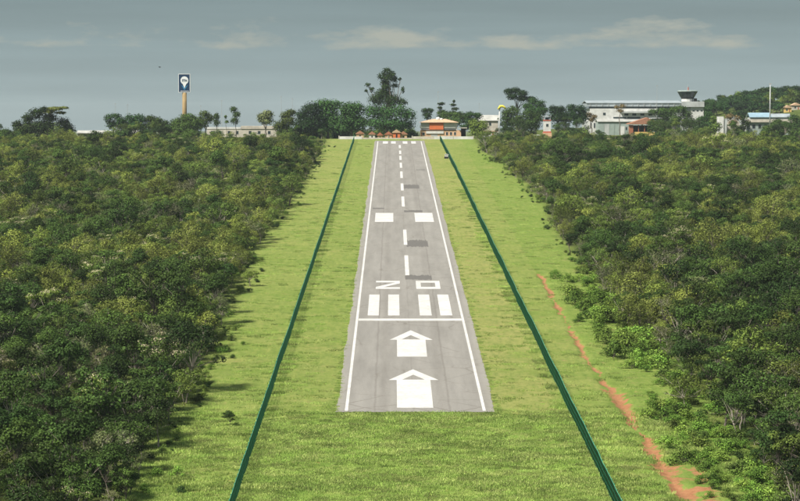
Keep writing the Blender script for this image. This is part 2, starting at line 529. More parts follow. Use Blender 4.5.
# ------------------------------------------------------------------ ground
def make_ground():
    xs = [-3000, -2000, -1300, -800, -520, -380, -300, -240] + list(np.arange(-200, -60, 8.0)) + list(np.arange(-60, -22, 2.0)) + \
         list(np.arange(-22, 24, 2.0)) + list(np.arange(24, 33.5, 0.3)) + list(np.arange(34, 60, 2.0)) + list(np.arange(60, 320, 8.0)) + [360, 420, 520, 700, 950, 1300, 2000, 3000]
    ys = [-800, -500, -300, -150, -60, 20, 80, 130, 170] + list(np.arange(195, 500, 1.0)) + list(np.arange(500, 1044, 4.0)) + list(np.arange(1050, 1800, 15.0)) + \
         [1850, 1920, 2000, 2150, 2350, 2600, 3000, 3400, 4200, 5500, 7000]
    nx, ny = len(xs), len(ys)
    v = np.empty((ny, nx, 3))
    att = {k: np.zeros((ny, nx), np.float32) for k in ('forest', 'dirt', 'tall', 'mown')}
    for j, y in enumerate(ys):
        le, re_ = left_edge(y), right_edge(y)
        g = gully_x(y)
        gw = gully_w(y) if g is not None else 0
        for i, x in enumerate(xs):
            v[j, i] = (x, y, terrain(x, y))
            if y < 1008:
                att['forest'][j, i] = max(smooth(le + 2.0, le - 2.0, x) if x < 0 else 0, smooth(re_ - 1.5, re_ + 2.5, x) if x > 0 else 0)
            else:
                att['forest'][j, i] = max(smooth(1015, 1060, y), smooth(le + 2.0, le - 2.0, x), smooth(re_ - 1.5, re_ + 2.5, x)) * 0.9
            if g is not None and 22 < x < 42:
                d = 1.0 - abs(x - g) / (gw * 1.1 + 0.01)
                d = max(d, 0) ** 0.5 if d > 0 else 0
                if y < 277:   # eroded apron at the near end
                    d = max(d, smooth(277, 268, y) * smooth(4.2, 0.8, abs(x - g - 2.0)) * (0.62 + 0.9 * nz(x, y, 0.35, 4)))
                att['dirt'][j, i] = min(1, d)
            if x < -20 and y < 300:   # bare track showing through on the left verge
                att['dirt'][j, i] = 0.42 * smooth(0.7, 0.1, abs(x + 22.6 - 0.6 * nz(y, 1, 0.1))) * smooth(290, 270, y)
            att['tall'][j, i] = smooth(308, 303, y) if -19 < x < 20 else (0.35 if y < 330 else 0)
            mw = 0.0
            if 9 < x < 20: mw = 0.85
            elif 20 <= x < 26: mw = 0.35
            elif -19 < x < -9: mw = 0.3
            elif x <= -19: mw = 0.28 + 0.3 * smooth(500, 800, y)
            att['mown'][j, i] = mw * smooth(302, 312, y) if abs(x) < 20 else mw
    idx = np.arange(nx * ny).reshape(ny, nx)
    q = np.stack([idx[:-1, :-1], idx[:-1, 1:], idx[1:, 1:], idx[1:, :-1]], -1).reshape(-1, 4)
    me = bpy.data.meshes.new('ground')
    me.from_pydata(v.reshape(-1, 3).tolist(), [], q.tolist())
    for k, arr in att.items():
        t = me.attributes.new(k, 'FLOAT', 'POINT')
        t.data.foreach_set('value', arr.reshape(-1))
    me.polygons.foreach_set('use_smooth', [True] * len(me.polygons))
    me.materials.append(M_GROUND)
    return tag(link('ground', me), kind='structure')
make_ground()

def rz_(y):
    return CZ - H0 + SLOPE * y
YN, YF = dist(413.5), 1006.0

# ------------------------------------------------------------------ runway with its markings
def make_runway():
    m = MB()
    ys = list(np.arange(YN, 520, 1.2)) + list(np.arange(520, YF, 4.0)) + [YF]
    vs, fs = [], []
    for y in ys:
        l = -10.35 + 0.35 * nz(y, 1, 0.05) + 0.22 * nz(y, 2, 0.6)
        r = 10.6 + 0.3 * nz(y, 7, 0.05) + 0.18 * nz(y, 8, 0.6)
        for x, dz in ((l, -0.06), (l + 0.12, 0.05), (r - 0.12, 0.05), (r, -0.06)):
            yy = y + (0.7 * nz(x, 3, 0.4) if y == ys[0] else 0)
            vs.append((x, yy, rz_(y) + dz))
    for j in range(len(ys) - 1):
        for i in range(3):
            fs.append((j * 4 + i, j * 4 + i + 1, (j + 1) * 4 + i + 1, (j + 1) * 4 + i))
    m.add(vs, fs)
    return tag(m.build('runway', M_ASPH), kind='structure')
RUN = make_runway()

def mark(name, outline, lift=0.056, mat=None):
    """flat paint: outline in metres on the runway plane, subdivided only where needed"""
    m = MB()
    m.add([(x, y, rz_(y) + lift) for x, y in outline], [tuple(range(len(outline)))])
    return m.build(name, mat or M_PAINT, RUN)
def rect(name, x0, x1, y0, y1, **k):
    return mark(name, [(x0, y0), (x1, y0), (x1, y1), (x0, y1)], **k)

for s in (-1, 1):
    rect('edge_line', s * 9.0 - 0.2, s * 9.0 + 0.2, YN + 1.0, 1000)
rect('threshold_bar', -8.75, 8.75, dist(321.3), dist(319.2), lift=0.0562)
for x0, x1 in ((-7.25, -5.35), (-3.75, -1.75), (1.75, 3.8), (5.3, 7.35)):
    rect('threshold_stripe', x0, x1, dist(316), dist(295))
for x0, x1 in ((-7.4, -2.75), (2.8, 7.5)):
    rect('aiming_point_block', x0, x1, dist(222), dist(213))
for x0, x1 in ((-6.9, -4.8), (-3.5, -1.6), (1.3, 3.2), (4.8, 6.7)):
    rect('threshold_stripe', x0, x1, 982, 1000)
for p0, p1 in ((275.4, 255.5), (245, 229.8), (206.7, 196.6), (190.6, 183.5), (178, 171.5), (167.8, 162.8), (160, 156), (154, 150.7), (148.2, 145.2)):
    rect('centreline_dash', -0.4, 0.4, dist(p0), dist(p1))
# runway designator
def digit(name, polys):
    m = MB()
    for k, pl in enumerate(polys):
        m.add([(x, y, rz_(y) + 0.056) for x, y in pl], [tuple(range(len(pl)))])
    m.build(name, M_PAINT, RUN)
ya, yb = dist(289.3), dist(281.2)
hy = yb - ya
def dg(x0, pts):
    return [(x0 + u * 4.6, ya + w * hy) for u, w in pts]
digit('runway_digit', [dg(-6.15, [(0, 0), (1, 0), (1, .2), (.30, .2), (0.0, .07)]), dg(-6.15, [(0, .07001), (.30, .20001), (1.0, .68), (1.0, .8), (.82, .8), (0, .24)]),
                       dg(-6.15, [(0.0, .80001), (1, .80001), (1, 1), (0, 1)])])
digit('runway_digit', [dg(1.55, [(0, 0), (1, 0), (1, .24), (0, .24)]), dg(1.55, [(0, .76), (1, .76), (1, 1), (0, 1)]),
                       dg(1.55, [(0, .24001), (.2, .24001), (.2, .75999), (0, .75999)]), dg(1.55, [(.8, .24001), (1, .24001), (1, .75999), (.8, .75999)])])
# displaced-threshold arrows
for (ap, tip, shaft0, shaft1, hw, tw) in ((331, 340.6, 340.2, 357.6, 2.27, 3.42), (370.4, 381.2, 380.8, 409.2, 2.38, 3.55)):
    rect('arrow_shaft', -hw, hw, dist(shaft1), dist(shaft0))
    ya_, yt, yi = dist(ap), dist(tip), dist(ap + (tip - ap) * 0.5)
    mark('arrow_head', [(-tw, yt), (-hw * 0.72, yt + 0.08), (0, yi), (hw * 0.72, yt + 0.08), (tw, yt), (0, ya_)], lift=0.0585)
# tar patches
random.seed(5)
def patch(x0, x1, p0, p1):
    y0, y1 = dist(p0), dist(p1)
    pts = []
    n = 22
    for i in range(n + 1):
        pts.append((x0 + (x1 - x0) * i / n, y0 + random.uniform(-.09, .09) * (y1 - y0)))
    for i in range(n, -1, -1):
        pts.append((x0 + (x1 - x0) * i / n + random.uniform(-.05, .05), y1 + random.uniform(-.16, .16) * (y1 - y0)))
    mark('tar_patch', pts, lift=0.0535, mat=M_TAR)
patch(-0.45, 4.8, 280, 275.6); patch(0.2, 5.1, 247, 240.5); patch(0.1, 5.0, 212.3, 210.4)
patch(-8.3, -5.2, 209, 207.9); patch(0.55, 5.2, 188.6, 184.8); patch(5.0, 8.0, 170.2, 169.5)

# ------------------------------------------------------------------ fences
def fence_x(side, y):
    if side < 0:
        return float(np.interp(y, [200, 254, 1010], [-19.6, -19.6, -18.9])) + 0.12 * nz(y, 1, 0.03)
    return float(np.interp(y, [200, 254, 420, 800, 1010], [20.4, 20.3, 19.6, 18.2, 17.0])) + 0.12 * nz(y, 4, 0.03)
def make_fence(side, label):
    y0, y1, h = 215.0, 1008.0, 2.15
    root = empty('security_fence', (fence_x(side, y0), y0, terrain(fence_x(side, y0), y0)))
    tag(root, label, 'fence', 'green fences along the runway')
    ox, oy, oz = root.location
    wires, rails = MB(), MB()
    y = y0
    k = 0
    random.seed(11 + side)
    while y < y1:                       # upright pales of the mesh
        x, z = fence_x(side, y), terrain(fence_x(side, y), y)
        hh = h + random.uniform(-.03, .03)
        wires.add([(x - ox - .007, y - oy - .012, z - oz), (x - ox + .007, y - oy + .012, z - oz), (x - ox + .007, y - oy + .012, z - oz + hh), (x - ox - .007, y - oy - .012, z - oz + hh)], [(0, 1, 2, 3)])
        y += 0.11
    for zz, r in ((0.12, .016), (0.7, .014), (1.4, .014)):
        pts = [(fence_x(side, yy) - ox, yy - oy, terrain(fence_x(side, yy), yy) - oz + zz) for yy in np.arange(y0, y1, 4.0)]
        wires.tube(pts, [r] * len(pts), 4)
    p = wires.build('mesh_panel', M_FENCE, root); tag(p, kind='stuff')
    pts = [(fence_x(side, yy) - ox, yy - oy, terrain(fence_x(side, yy), yy) - oz + h + .02) for yy in np.arange(y0, y1, 3.0)]
    rails.tube(pts, [.035] * len(pts), 5)
    rails.build('top_rail', M_RAIL_LIT, root)
    pm = MB().box(-.04, .04, -.04, .04, -.3, h + .12).mesh('post', M_FENCE)
    for yy in np.arange(y0, y1, 2.75)[:290]:
        o = link('post', pm, root)
        o.location = (fence_x(side, yy) - ox + .05 * side, yy - oy, terrain(fence_x(side, yy), yy) - oz)
    return root
make_fence(-1, 'long dark green mesh fence on the grass left of the runway')
make_fence(1, 'long dark green mesh fence on the grass right of the runway')

# ------------------------------------------------------------------ foliage builders
def rand_unit(rng):
    while True:
        v = Vector((rng.uniform(-1, 1), rng.uniform(-1, 1), rng.uniform(-1, 1)))
        if 0.05 < v.length < 1:
            return v.normalized()
def add_leaves(m, rng, blobs, n, size, mi=0, shell=0.55, up=0.45, flat=0.0):
    tot = sum((b[3] * b[4] + b[4] * b[5] + b[3] * b[5]) for b in blobs)
    for b in blobs:
        k = int(n * (b[3] * b[4] + b[4] * b[5] + b[3] * b[5]) / tot)
        for _ in range(k):
            d = rand_unit(rng)
            if d.z < -0.3 and rng.random() < 0.55:
                d.z = -d.z
            r = rng.uniform(shell, 1.0) if rng.random() < 0.86 else rng.uniform(1.0, 1.22)
            p = Vector((b[0] + d.x * b[3] * r, b[1] + d.y * b[4] * r, b[2] + d.z * b[5] * r))
            nrm = (d * 1.15 + Vector((0, 0, up)) + rand_unit(rng) * 0.55).normalized()
            t = nrm.cross(rand_unit(rng))
            if t.length < 1e-3:
                continue
            t.normalize()
            w = nrm.cross(t)
            s = size * rng.uniform(0.6, 1.35)
            q = s * rng.uniform(0.45, 0.8)
            bend = nrm * (s * 0.18)
            m.add([tuple(p - t * s * .5), tuple(p + w * q * .5 - bend * .2), tuple(p + t * s * .5 - bend), tuple(p - w * q * .5 - bend * .2)], [(0, 1, 2, 3)], mi)
def add_limbs(m, rng, blobs, base_r, fork, mi=0, n=5, lean=(0, 0), twigs=2):
    """crooked trunk up to the fork, one limb into each clump, a few twigs past it"""
    fx, fy = lean
    pts, rs = [], []
    for i in range(5):
        t = i / 4
        pts.append((fx * t + (rng.uniform(-.06, .06) * fork if 0 < i < 4 else 0), fy * t + (rng.uniform(-.06, .06) * fork if 0 < i < 4 else 0), -0.15 + (fork + .15) * t))
        rs.append(base_r * (1.25 - 0.5 * t) if i else base_r * 1.5)
    m.tube(pts, rs, n, mi)
    top = Vector(pts[-1])
    for b in blobs:
        c = Vector(b[:3])
        start = top if c.z > fork else Vector(pts[2])
        mid = start.lerp(c, .5) + Vector((rng.uniform(-.12, .12), rng.uniform(-.12, .12), rng.uniform(0, .15))) * (c - start).length
        r = base_r * rng.uniform(.4, .58)
        m.tube([tuple(start), tuple(mid), tuple(c)], [r, r * .7, r * .3], max(4, n - 1), mi, cap=False)
        for _ in range(twigs):
            e2 = c + Vector((rng.uniform(-1, 1) * b[3], rng.uniform(-1, 1) * b[4], rng.uniform(0, 1.1) * b[5]))
            m.tube([tuple(mid.lerp(c, .6)), tuple(e2)], [r * .35, r * .12], 3, mi, cap=False)

def savanna(seed, kind):
    """returns (trunk mesh builder, crown mesh builder, leaf kind) of a small crooked savanna tree about 5 m tall"""
    rng = random.Random(seed)
    H = rng.uniform(3.6, 6.8)
    blobs = []
    W = rng.uniform(1.2, 2.0)
    nbig = rng.randint(2, 4)
    t0 = rng.uniform(0, 6.28)
    for i in range(nbig):
        t = t0 + 2 * math.pi * i / nbig + rng.uniform(-.5, .5)
        rr = W * rng.uniform(.35, .85)
        s = rng.uniform(.95, 1.5)
        blobs.append((rr * math.cos(t), rr * math.sin(t), H * rng.uniform(.55, .8), s, s, s * rng.uniform(.55, .8)))
    for i in range(rng.randint(6, 10)):
        t = rng.uniform(0, 6.28)
        rr = W * rng.uniform(.5, 1.6)
        s = rng.uniform(.3, .75)
        blobs.append((rr * math.cos(t), rr * math.sin(t), H * rng.uniform(.42, .98) - .15 * rr, s, s, s * rng.uniform(.5, .8)))
    blobs.append((rng.uniform(-.5, .5), rng.uniform(-.5, .5), H * .88, .8, .8, .55))
    tm, cm = MB(), MB()
    add_limbs(tm, rng, blobs, rng.uniform(.07, .12), H * rng.uniform(.25, .42), n=5, lean=(rng.uniform(-.5, .5), rng.uniform(-.5, .5)), twigs=5 if kind == 'grey' else 3)
    n = {'dark': 2300, 'olive': 2100, 'yellow': 1800, 'grey': 1000, 'flower': 1900, 'bright': 800}[kind]
    if kind == 'flower':
        add_leaves(cm, rng, blobs, n, .2, 0, .35)
        tops = [(b[0], b[1], b[2] + b[5] * .55, b[3] * .85, b[4] * .85, b[5] * .5) for b in blobs if b[2] > H * .62]
        add_leaves(cm, rng, tops, 330, .15, 1, .6)
    else:
        add_leaves(cm, rng, blobs, n, {'dark': .215, 'olive': .2, 'yellow': .2, 'grey': .19, 'bright': .3}[kind], 0, .62)
    return tm, cm

def bush(seed, kind, big=False):
    rng = random.Random(seed)
    blobs = []
    for i in range(rng.randint(5, 8)):
        t = rng.uniform(0, 2 * math.pi)
        rr = rng.uniform(0, 1.1)
        s = rng.uniform(.4, .75)
        blobs.append((rr * math.cos(t), rr * math.sin(t), rng.uniform(.35, 1.25) - .25 * rr, s, s, s * .8))
    tm, cm = MB(), MB()
    add_limbs(tm, rng, blobs, .045, .22, n=4, twigs=1)
    add_leaves(cm, rng, blobs, 950, .17, 0, .3)
    return tm, cm

def crown_mats(kind):
    return [LEAF['olive'], LEAF['flower']] if kind == 'flower' else [LEAF[kind]]

VAR = []                       # (kind, trunk mesh, crown mesh, joined mesh for the massed forest)
def add_variant(fn, seed, kind, bark):
    tm, cm = fn(seed, kind)
    mats = crown_mats(kind)
    t_me, c_me = tm.mesh('trunk', bark), cm.mesh('crown', mats)
    j = MB(); j.v = cm.v + tm.v
    o = len(cm.v)
    j.f = cm.f + [tuple(i + o for i in f) for f in tm.f]
    j.m = cm.m + [len(mats)] * len(tm.f)
    VAR.append((kind, t_me, c_me, j.mesh('massed_tree', mats + [bark]), fn is bush))
for i in range(8): add_variant(savanna, 100 + i, 'dark', M_BARKP if i % 3 == 0 else M_BARK)
for i in range(8): add_variant(savanna, 200 + i, 'olive', M_BARKP if i % 2 else M_BARK)
for i in range(3): add_variant(savanna, 300 + i, 'yellow', M_BARK)
for i in range(5): add_variant(savanna, 400 + i, 'grey', M_BARKP)
for i in range(2): add_variant(savanna, 500 + i, 'flower', M_BARKP)
for i in range(3): add_variant(bush, 600 + i, 'bright', M_BARK)
for i in range(2): add_variant(bush, 700 + i, 'olive', M_BARK)
for i in range(1): add_variant(bush, 800 + i, 'dark', M_BARK)
TREE_V = {k: [i for i, v in enumerate(VAR) if v[0] == k and not v[4]] for k in ('dark', 'olive', 'yellow', 'grey', 'flower')}
BUSH_V = {k: [i for i, v in enumerate(VAR) if v[0] == k and v[4]] for k in ('bright', 'olive', 'dark')}

def project(x, y, z):
    return VPX + (x - CX) / y * F, HOR + (CZ - z) / y * F

# ------------------------------------------------------------------ where the scrub trees stand
rng = random.Random(77)
SPOTS = []     # (x, y, z, rotation, scale, variant, kind, side, is_bush)
def pick_kind(x, y):
    q = nz(x, y, 0.022, 7.0) * 0.9 + 0.35 * nz(x, y, 0.09, 2.0) + rng.gauss(0, .16) - 0.04
    r = rng.random()
    if r < 0.018: return 'flower'
    if r < 0.15: return 'grey'
    far = smooth(330, 560, y) * 0.16
    if x < 0 and y < 340: far -= 0.12
    if q + far + rng.uniform(-.25, .25) > 0.30: return 'yellow'
    if q + far * 1.6 + rng.uniform(-.3, .3) > 0.0: return 'olive'
    return 'dark'
def scatter(side):
    y = 205.0
    while y < (984 if side < 0 else 1002):
        step = 3.35 + 0.5 * smooth(400, 900, y)
        lim = (430 / F * y + 12)
        x = 20.0
        while x < lim:
            xx = side * (x + rng.uniform(-.5, .5) * step) 
            yy = y + rng.uniform(-.5, .5) * step
            x += step
            e_ = left_edge(yy) if side < 0 else right_edge(yy)
            ins = (e_ - xx) if side < 0 else (xx - e_)
            if ins < 0: continue
            gap = nz(xx, yy, 0.06, 11)
            if gap < -0.42 and ins > 3: continue
            if rng.random() < 0.10: continue
            kind = pick_kind(xx, yy)
            sc = rng.uniform(.6, 1.4) * (1.3 if rng.random() < .08 else 1.0) * (0.72 if ins < 2.5 and rng.random() < .6 else 1.0)
            if yy > 880: sc *= 1 - 0.5 * smooth(880, 990, yy)
            if 700 < yy < 940 and rng.random() < .06: sc *= rng.uniform(1.2, 1.6)
            if yy > 1004 and abs(xx) < 46: continue
            if side > 0 and yy < 420: sc *= 1.12
            SPOTS.append((xx, yy, terrain(xx, yy), rng.uniform(0, 6.28), sc, rng.choice(TREE_V[kind]), kind, side, False))
            if rng.random() < 0.3:
                bx, by = xx + rng.uniform(-1.3, 1.3), yy + rng.uniform(-1.3, 1.3)
                k2 = rng.choice(['olive', 'dark', 'olive'])
                SPOTS.append((bx, by, terrain(bx, by), rng.uniform(0, 6.28), rng.uniform(.7, 1.3), rng.choice(BUSH_V[k2]), k2, side, True))
        y += step
scatter(-1); scatter(1)
# low shrubs feathering out from both forest edges into the grass
for _ in range(230):
    side = rng.choice((-1, 1))
    yy = 225 + 740 * rng.random() ** 1.3
    e_ = left_edge(yy) if side < 0 else right_edge(yy)
    xx = e_ - side * abs(rng.gauss(0, 1.6)) - side * 0.2
    k2 = rng.choice(['olive', 'dark', 'bright'])
    SPOTS.append((xx, yy, terrain(xx, yy), rng.uniform(0, 6.28), rng.uniform(.3, .8), rng.choice(BUSH_V[k2]), k2, side, True))

# rank undergrowth and young trees on the plateau between the far buildings
for _ in range(560):
    D = rng.uniform(1036, 1120)
    px = rng.uniform(-10, 810)
    if 335 < px < 475 and D < 1056: continue
    if any(a_ < px < b_ for a_, b_ in ((70, 110), (202, 284), (412, 474), (477, 503), (534, 557), (588, 656), (712, 730), (742, 768))): continue
    xx = X(px, D)
    big = rng.random() < .35
    k2 = 'dark' if rng.random() < .7 else 'olive'
    SPOTS.append((xx, D, terrain(xx, D), rng.uniform(0, 6.28), rng.uniform(.8, 1.6) if big else rng.uniform(1.8, 3.6), rng.choice(TREE_V[k2] if big else BUSH_V[k2]), k2, -1 if xx < 0 else 1, not big))

seen, massed = [], []
for s in SPOTS:
    px, py = project(s[0], s[1], s[2] + 3.2 * s[4])
    if -6 < px < 806 and py < 512:
        seen.append((s[1], s))
    else:
        massed.append(s)
seen.sort(key=lambda q: q[0])
trees = [s for _, s in seen if not s[8]]
bushes = [s for _, s in seen if s[8]]
solo = trees[:295] + bushes[:110]
massed += trees[295:] + bushes[110:]

WORD = {'dark': 'dark green', 'olive': 'olive green', 'yellow': 'yellowish green', 'grey': 'sparse grey green', 'flower': 'cream-flowering', 'bright': 'fresh green'}
for (x, y, z, r, sc, vi, kind, side, isb) in solo:
    v = VAR[vi]
    where = 'left' if side < 0 else 'right'
    name = 'scrub_bush' if isb else 'scrub_tree'
    root = empty(name, (x, y, z - 0.05), r)
    root.scale = (sc, sc, sc * random.uniform(.9, 1.12))
    px, py = project(x, y, z + 2.5 * sc)
    size = 'tall ' if sc > 1.08 else 'small ' if sc < .8 else ''
    row = 'bottom margin' if py > 440 else 'lower part' if py > 380 else 'middle rows'
    e_ = left_edge(y) if side < 0 else right_edge(y)
    if abs(x) - abs(e_) < 3.0:
        col = 'beside the grass'
    elif px < 60 or px > 760:
        col = "near the %s photo edge" % where
    else:
        col = 'well inside'
    lab = '%s%s %s %s, %s of %s forest' % (size, WORD[kind], 'low bush' if isb else 'scrub tree', col, row, where)
    tag(root, lab, 'bush' if isb else 'tree', '%s of the %s forest foreground' % ('low bushes' if isb else 'scrub trees', where))
    link('stem' if isb else 'trunk', v[1], root)
    link('foliage' if isb else 'crown', v[2], root)

# a few trees that stand out in the photograph
def hero(py, px, sc, kind, k, lab):
    d = dist(py); x = X(px, d); v = VAR[TREE_V[kind][k]]
    o = empty('scrub_tree', (x, d, terrain(x, d) - .05), py * .7); o.scale = (sc, sc, sc)
    tag(o, lab, 'tree', 'trees that stand out along the forest edges')
    link('trunk', v[1], o); link('crown', v[2], o)
hero(402, 162, 1.45, 'flower', 0, 'broad tree with cream blossom at the left forest edge above the grass')
hero(286, 250, .8, 'olive', 1, 'lone slender tree standing on the grass just off the left forest')
hero(428, 228, .5, 'dark', 2, 'tiny dark sapling on the grass below the blossoming tree')
hero(402, 726, 1.35, 'grey', 0, 'pale-trunked thin tree standing tall in the right forest')
hero(402, 757, 1.2, 'grey', 1, 'second pale-trunked thin tree right of the taller one')
hero(408, 688, 1.15, 'olive', 3, 'leaning olive tree with bare trunk at the right forest edge above the gully')
hero(225, 592, 1.3, 'flower', 1, 'cream-blossomed crown nearest the right verge halfway up the photo')
hero(245, 676, 1.3, 'flower', 0, 'cream-blossomed crown deep in the right forest halfway up the photo')
hero(178, 516, .9, 'dark', 3, 'dark round tree jutting into the grass near the far end on the right')

def instancer(name, pts, coll):
    """one object of points that carries copies of the meshes in coll"""
    me = bpy.data.meshes.new(name)
    me.from_pydata([p[:3] for p in pts], [], [])
    for k, typ, i in (('rotz', 'FLOAT', 3), ('scl', 'FLOAT', 4), ('idx', 'INT', 5)):
        t = me.attributes.new(k, typ, 'POINT')
        t.data.foreach_set('value', [p[i] for p in pts])
    ob = link(name, me)
    ng = bpy.data.node_groups.new(name, 'GeometryNodeTree')
    ng.interface.new_socket('Geometry', in_out='INPUT', socket_type='NodeSocketGeometry')
    ng.interface.new_socket('Geometry', in_out='OUTPUT', socket_type='NodeSocketGeometry')
    gi, go = ng.nodes.new('NodeGroupInput'), ng.nodes.new('NodeGroupOutput')
    ip = ng.nodes.new('GeometryNodeInstanceOnPoints')
    ci = ng.nodes.new('GeometryNodeCollectionInfo')
    ci.inputs['Collection'].default_value = coll
    ci.inputs['Separate Children'].default_value = True
    ci.inputs['Reset Children'].default_value = True
    def attr(k, typ):
        t = ng.nodes.new('GeometryNodeInputNamedAttribute'); t.data_type = typ
        t.inputs['Name'].default_value = k
        return t.outputs['Attribute']
    cb = ng.nodes.new('ShaderNodeCombineXYZ')
    ng.links.new(attr('rotz', 'FLOAT'), cb.inputs['Z'])
    ip.inputs['Pick Instance'].default_value = True
    ng.links.new(gi.outputs[0], ip.inputs['Points'])
    ng.links.new(ci.outputs[0], ip.inputs['Instance'])
    ng.links.new(attr('idx', 'INT'), ip.inputs['Instance Index'])
    ng.links.new(cb.outputs[0], ip.inputs['Rotation'])
    ng.links.new(attr('scl', 'FLOAT'), ip.inputs['Scale'])
    ng.links.new(ip.outputs[0], go.inputs[0])
    md = ob.modifiers.new('scatter', 'NODES')
    md.node_group = ng
    return ob
def source_collection(name, meshes):
    c = bpy.data.collections.new(name)
    for i, me in enumerate(meshes):
        c.objects.link(bpy.data.objects.new('%s_%02d' % (name, i), me))
    return c
c_tree = source_collection('massed_scrub', [v[3] for v in VAR])
fo = instancer('scrub_forest', [(s[0], s[1], s[2] - .05, s[3], s[4], s[5]) for s in massed], c_tree)
tag(fo, 'dense scrub forest massed behind the foreground trees on both sides of the runway', 'forest', kind='stuff')

# fresh green bushes between the red gully and the right forest
rng = random.Random(31)
for i in range(215):
    yy = rng.choice([rng.uniform(236, 330), rng.uniform(240, 345), rng.uniform(236, 300), rng.uniform(330, 480), rng.uniform(345, 440)])
    g = gully_x(yy) or 27
    e_ = right_edge(yy)
    xx = g + 1.5 + (e_ - g - 1.2) * rng.random() ** 0.7
    sc = rng.uniform(.5, 1.35) * (1.55 if 350 < yy < 440 else .95)
    v = VAR[rng.choice(BUSH_V['bright'] if rng.random() < .86 else BUSH_V['olive'])]
    root = empty('verge_bush', (xx, yy, terrain(xx, yy) - .05), rng.uniform(0, 6.28))
    root.scale = (sc * 1.15, sc * 1.15, sc)
    px, py = project(xx, yy, terrain(xx, yy))
    f_ = (xx - g) / (e_ - g)
    lab = '%s%s leafy bush %s, %s right of fence' % ('large ' if sc > 1.1 else 'small ' if sc < .75 else '', 'fresh green' if v[0] == 'bright' else 'olive green',
          'touching the red gully' if f_ < .35 else 'at the forest foot' if f_ > .75 else 'midway from gully to forest', 'bottom rows' if py > 440 else 'lower rows' if py > 370 else 'middle rows' if py > 320 else 'upper rows')
    tag(root, lab, 'bush', 'leafy bushes between the gully and the right forest')
    link('stem', v[1], root); link('foliage', v[2], root)

# ------------------------------------------------------------------ grass blades
def grass_patch(seed, h, n):
    rg = random.Random(seed)
    m = MB()
    for _ in range(n):
        x, y = rg.uniform(-1, 1), rg.uniform(-1, 1)
        hh = h * rg.uniform(.5, 1.25)
        t = rg.uniform(0, math.pi)
        w = .03 * rg.uniform(.7, 1.5)
        dx, dy = math.cos(t) * w, math.sin(t) * w
        lx, ly = rg.gauss(0, .3) * hh, rg.gauss(0, .3) * hh
        m.add([(x - dx, y - dy, -.05), (x + dx, y + dy, -.05), (x + lx * .5 + dx * .7, y + ly * .5 + dy * .7, hh * .6), (x + lx * .5 - dx * .7, y + ly * .5 - dy * .7, hh * .6), (x + lx, y + ly, hh)],
              [(0, 1, 2, 3), (3, 2, 4)])
    return m.mesh('grass_patch', M_GRASS)
c_grass = source_collection('grass_patches', [grass_patch(i, .19, 130) for i in range(3)] + [grass_patch(10 + i, .12, 90) for i in range(2)])
rng = random.Random(8)
gp = []
for _ in range(8200):
    yy = rng.uniform(222, YN - 0.3)
    xx = rng.uniform(-33, 38)
    if (g := gully_x(yy)) and -1.7 < xx - g < (4.5 if yy < 274 else 1.2): continue
    if -19.5 < xx < 20 or rng.random() < .75:
        sc = rng.uniform(.6, 1.35) * (1 + .5 * nz(xx, yy, .12))
        gp.append((xx, yy, terrain(xx, yy), rng.uniform(0, 6.28), sc, rng.randint(0, 2)))
for _ in range(2600):
    yy = YN + 470 * rng.random() ** 2.0
    s = rng.choice((-1, 1))
    xx = s * rng.uniform(11.1, 33 if s < 0 else 36)
    if (g := gully_x(yy)) and abs(xx - g) < 1.2: continue
    if nz(xx, yy, .15, 3) < .05 and rng.random() < .75: continue
    gp.append((xx, yy, terrain(xx, yy), rng.uniform(0, 6.28), rng.uniform(.6, 1.3), rng.choice((3, 4))))
for _ in range(800):                  # coarser tussocks all the way up the verges
    yy = 330 + 660 * rng.random()
    s = rng.choice((-1, 1))
    xx = s * rng.uniform(11.4, 32 if s < 0 else 36)
    if nz(xx, yy, .09, 13) + .5 * nz(xx, yy, .3, 2) < .08: continue
    if s > 0 and xx < 18 and rng.random() < .6: continue
    gp.append((xx, yy, terrain(xx, yy), rng.uniform(0, 6.28), rng.uniform(.5, 1.15), rng.choice((0, 1, 2, 3, 4))))
for _ in range(1500):                  # weeds along the foot of the fences
    yy = 220 + 500 * rng.random() ** 1.6
    s = rng.choice((-1, 1))
    xx = fence_x(s, yy) - s * rng.uniform(.1, 1.1)
    if nz(yy, s * 9, .25) + rng.uniform(-.2, .2) < -.05: continue
    gp.append((xx, yy, terrain(xx, yy), rng.uniform(0, 6.28), rng.uniform(1.0, 2.6) * .55, rng.choice((0, 1, 2))))
for _ in range(1500):                  # turf creeping over the pavement edges
    yy = YN + 1 + 360 * rng.random() ** 1.4
    s = rng.choice((-1, 1))
    xx = s * (10.75 + rng.gauss(0, .2)) + (.1 if s > 0 else .25)
    if nz(yy, s * 5, .2) < -.1: continue
    gp.append((xx, yy, terrain(xx, yy) + .02, rng.uniform(0, 6.28), rng.uniform(.22, .5), rng.choice((3, 4, 0))))
gr = instancer('verge_grass', gp, c_grass)
tag(gr, 'uneven green grass around the near end of the runway', 'grass', kind='stuff')

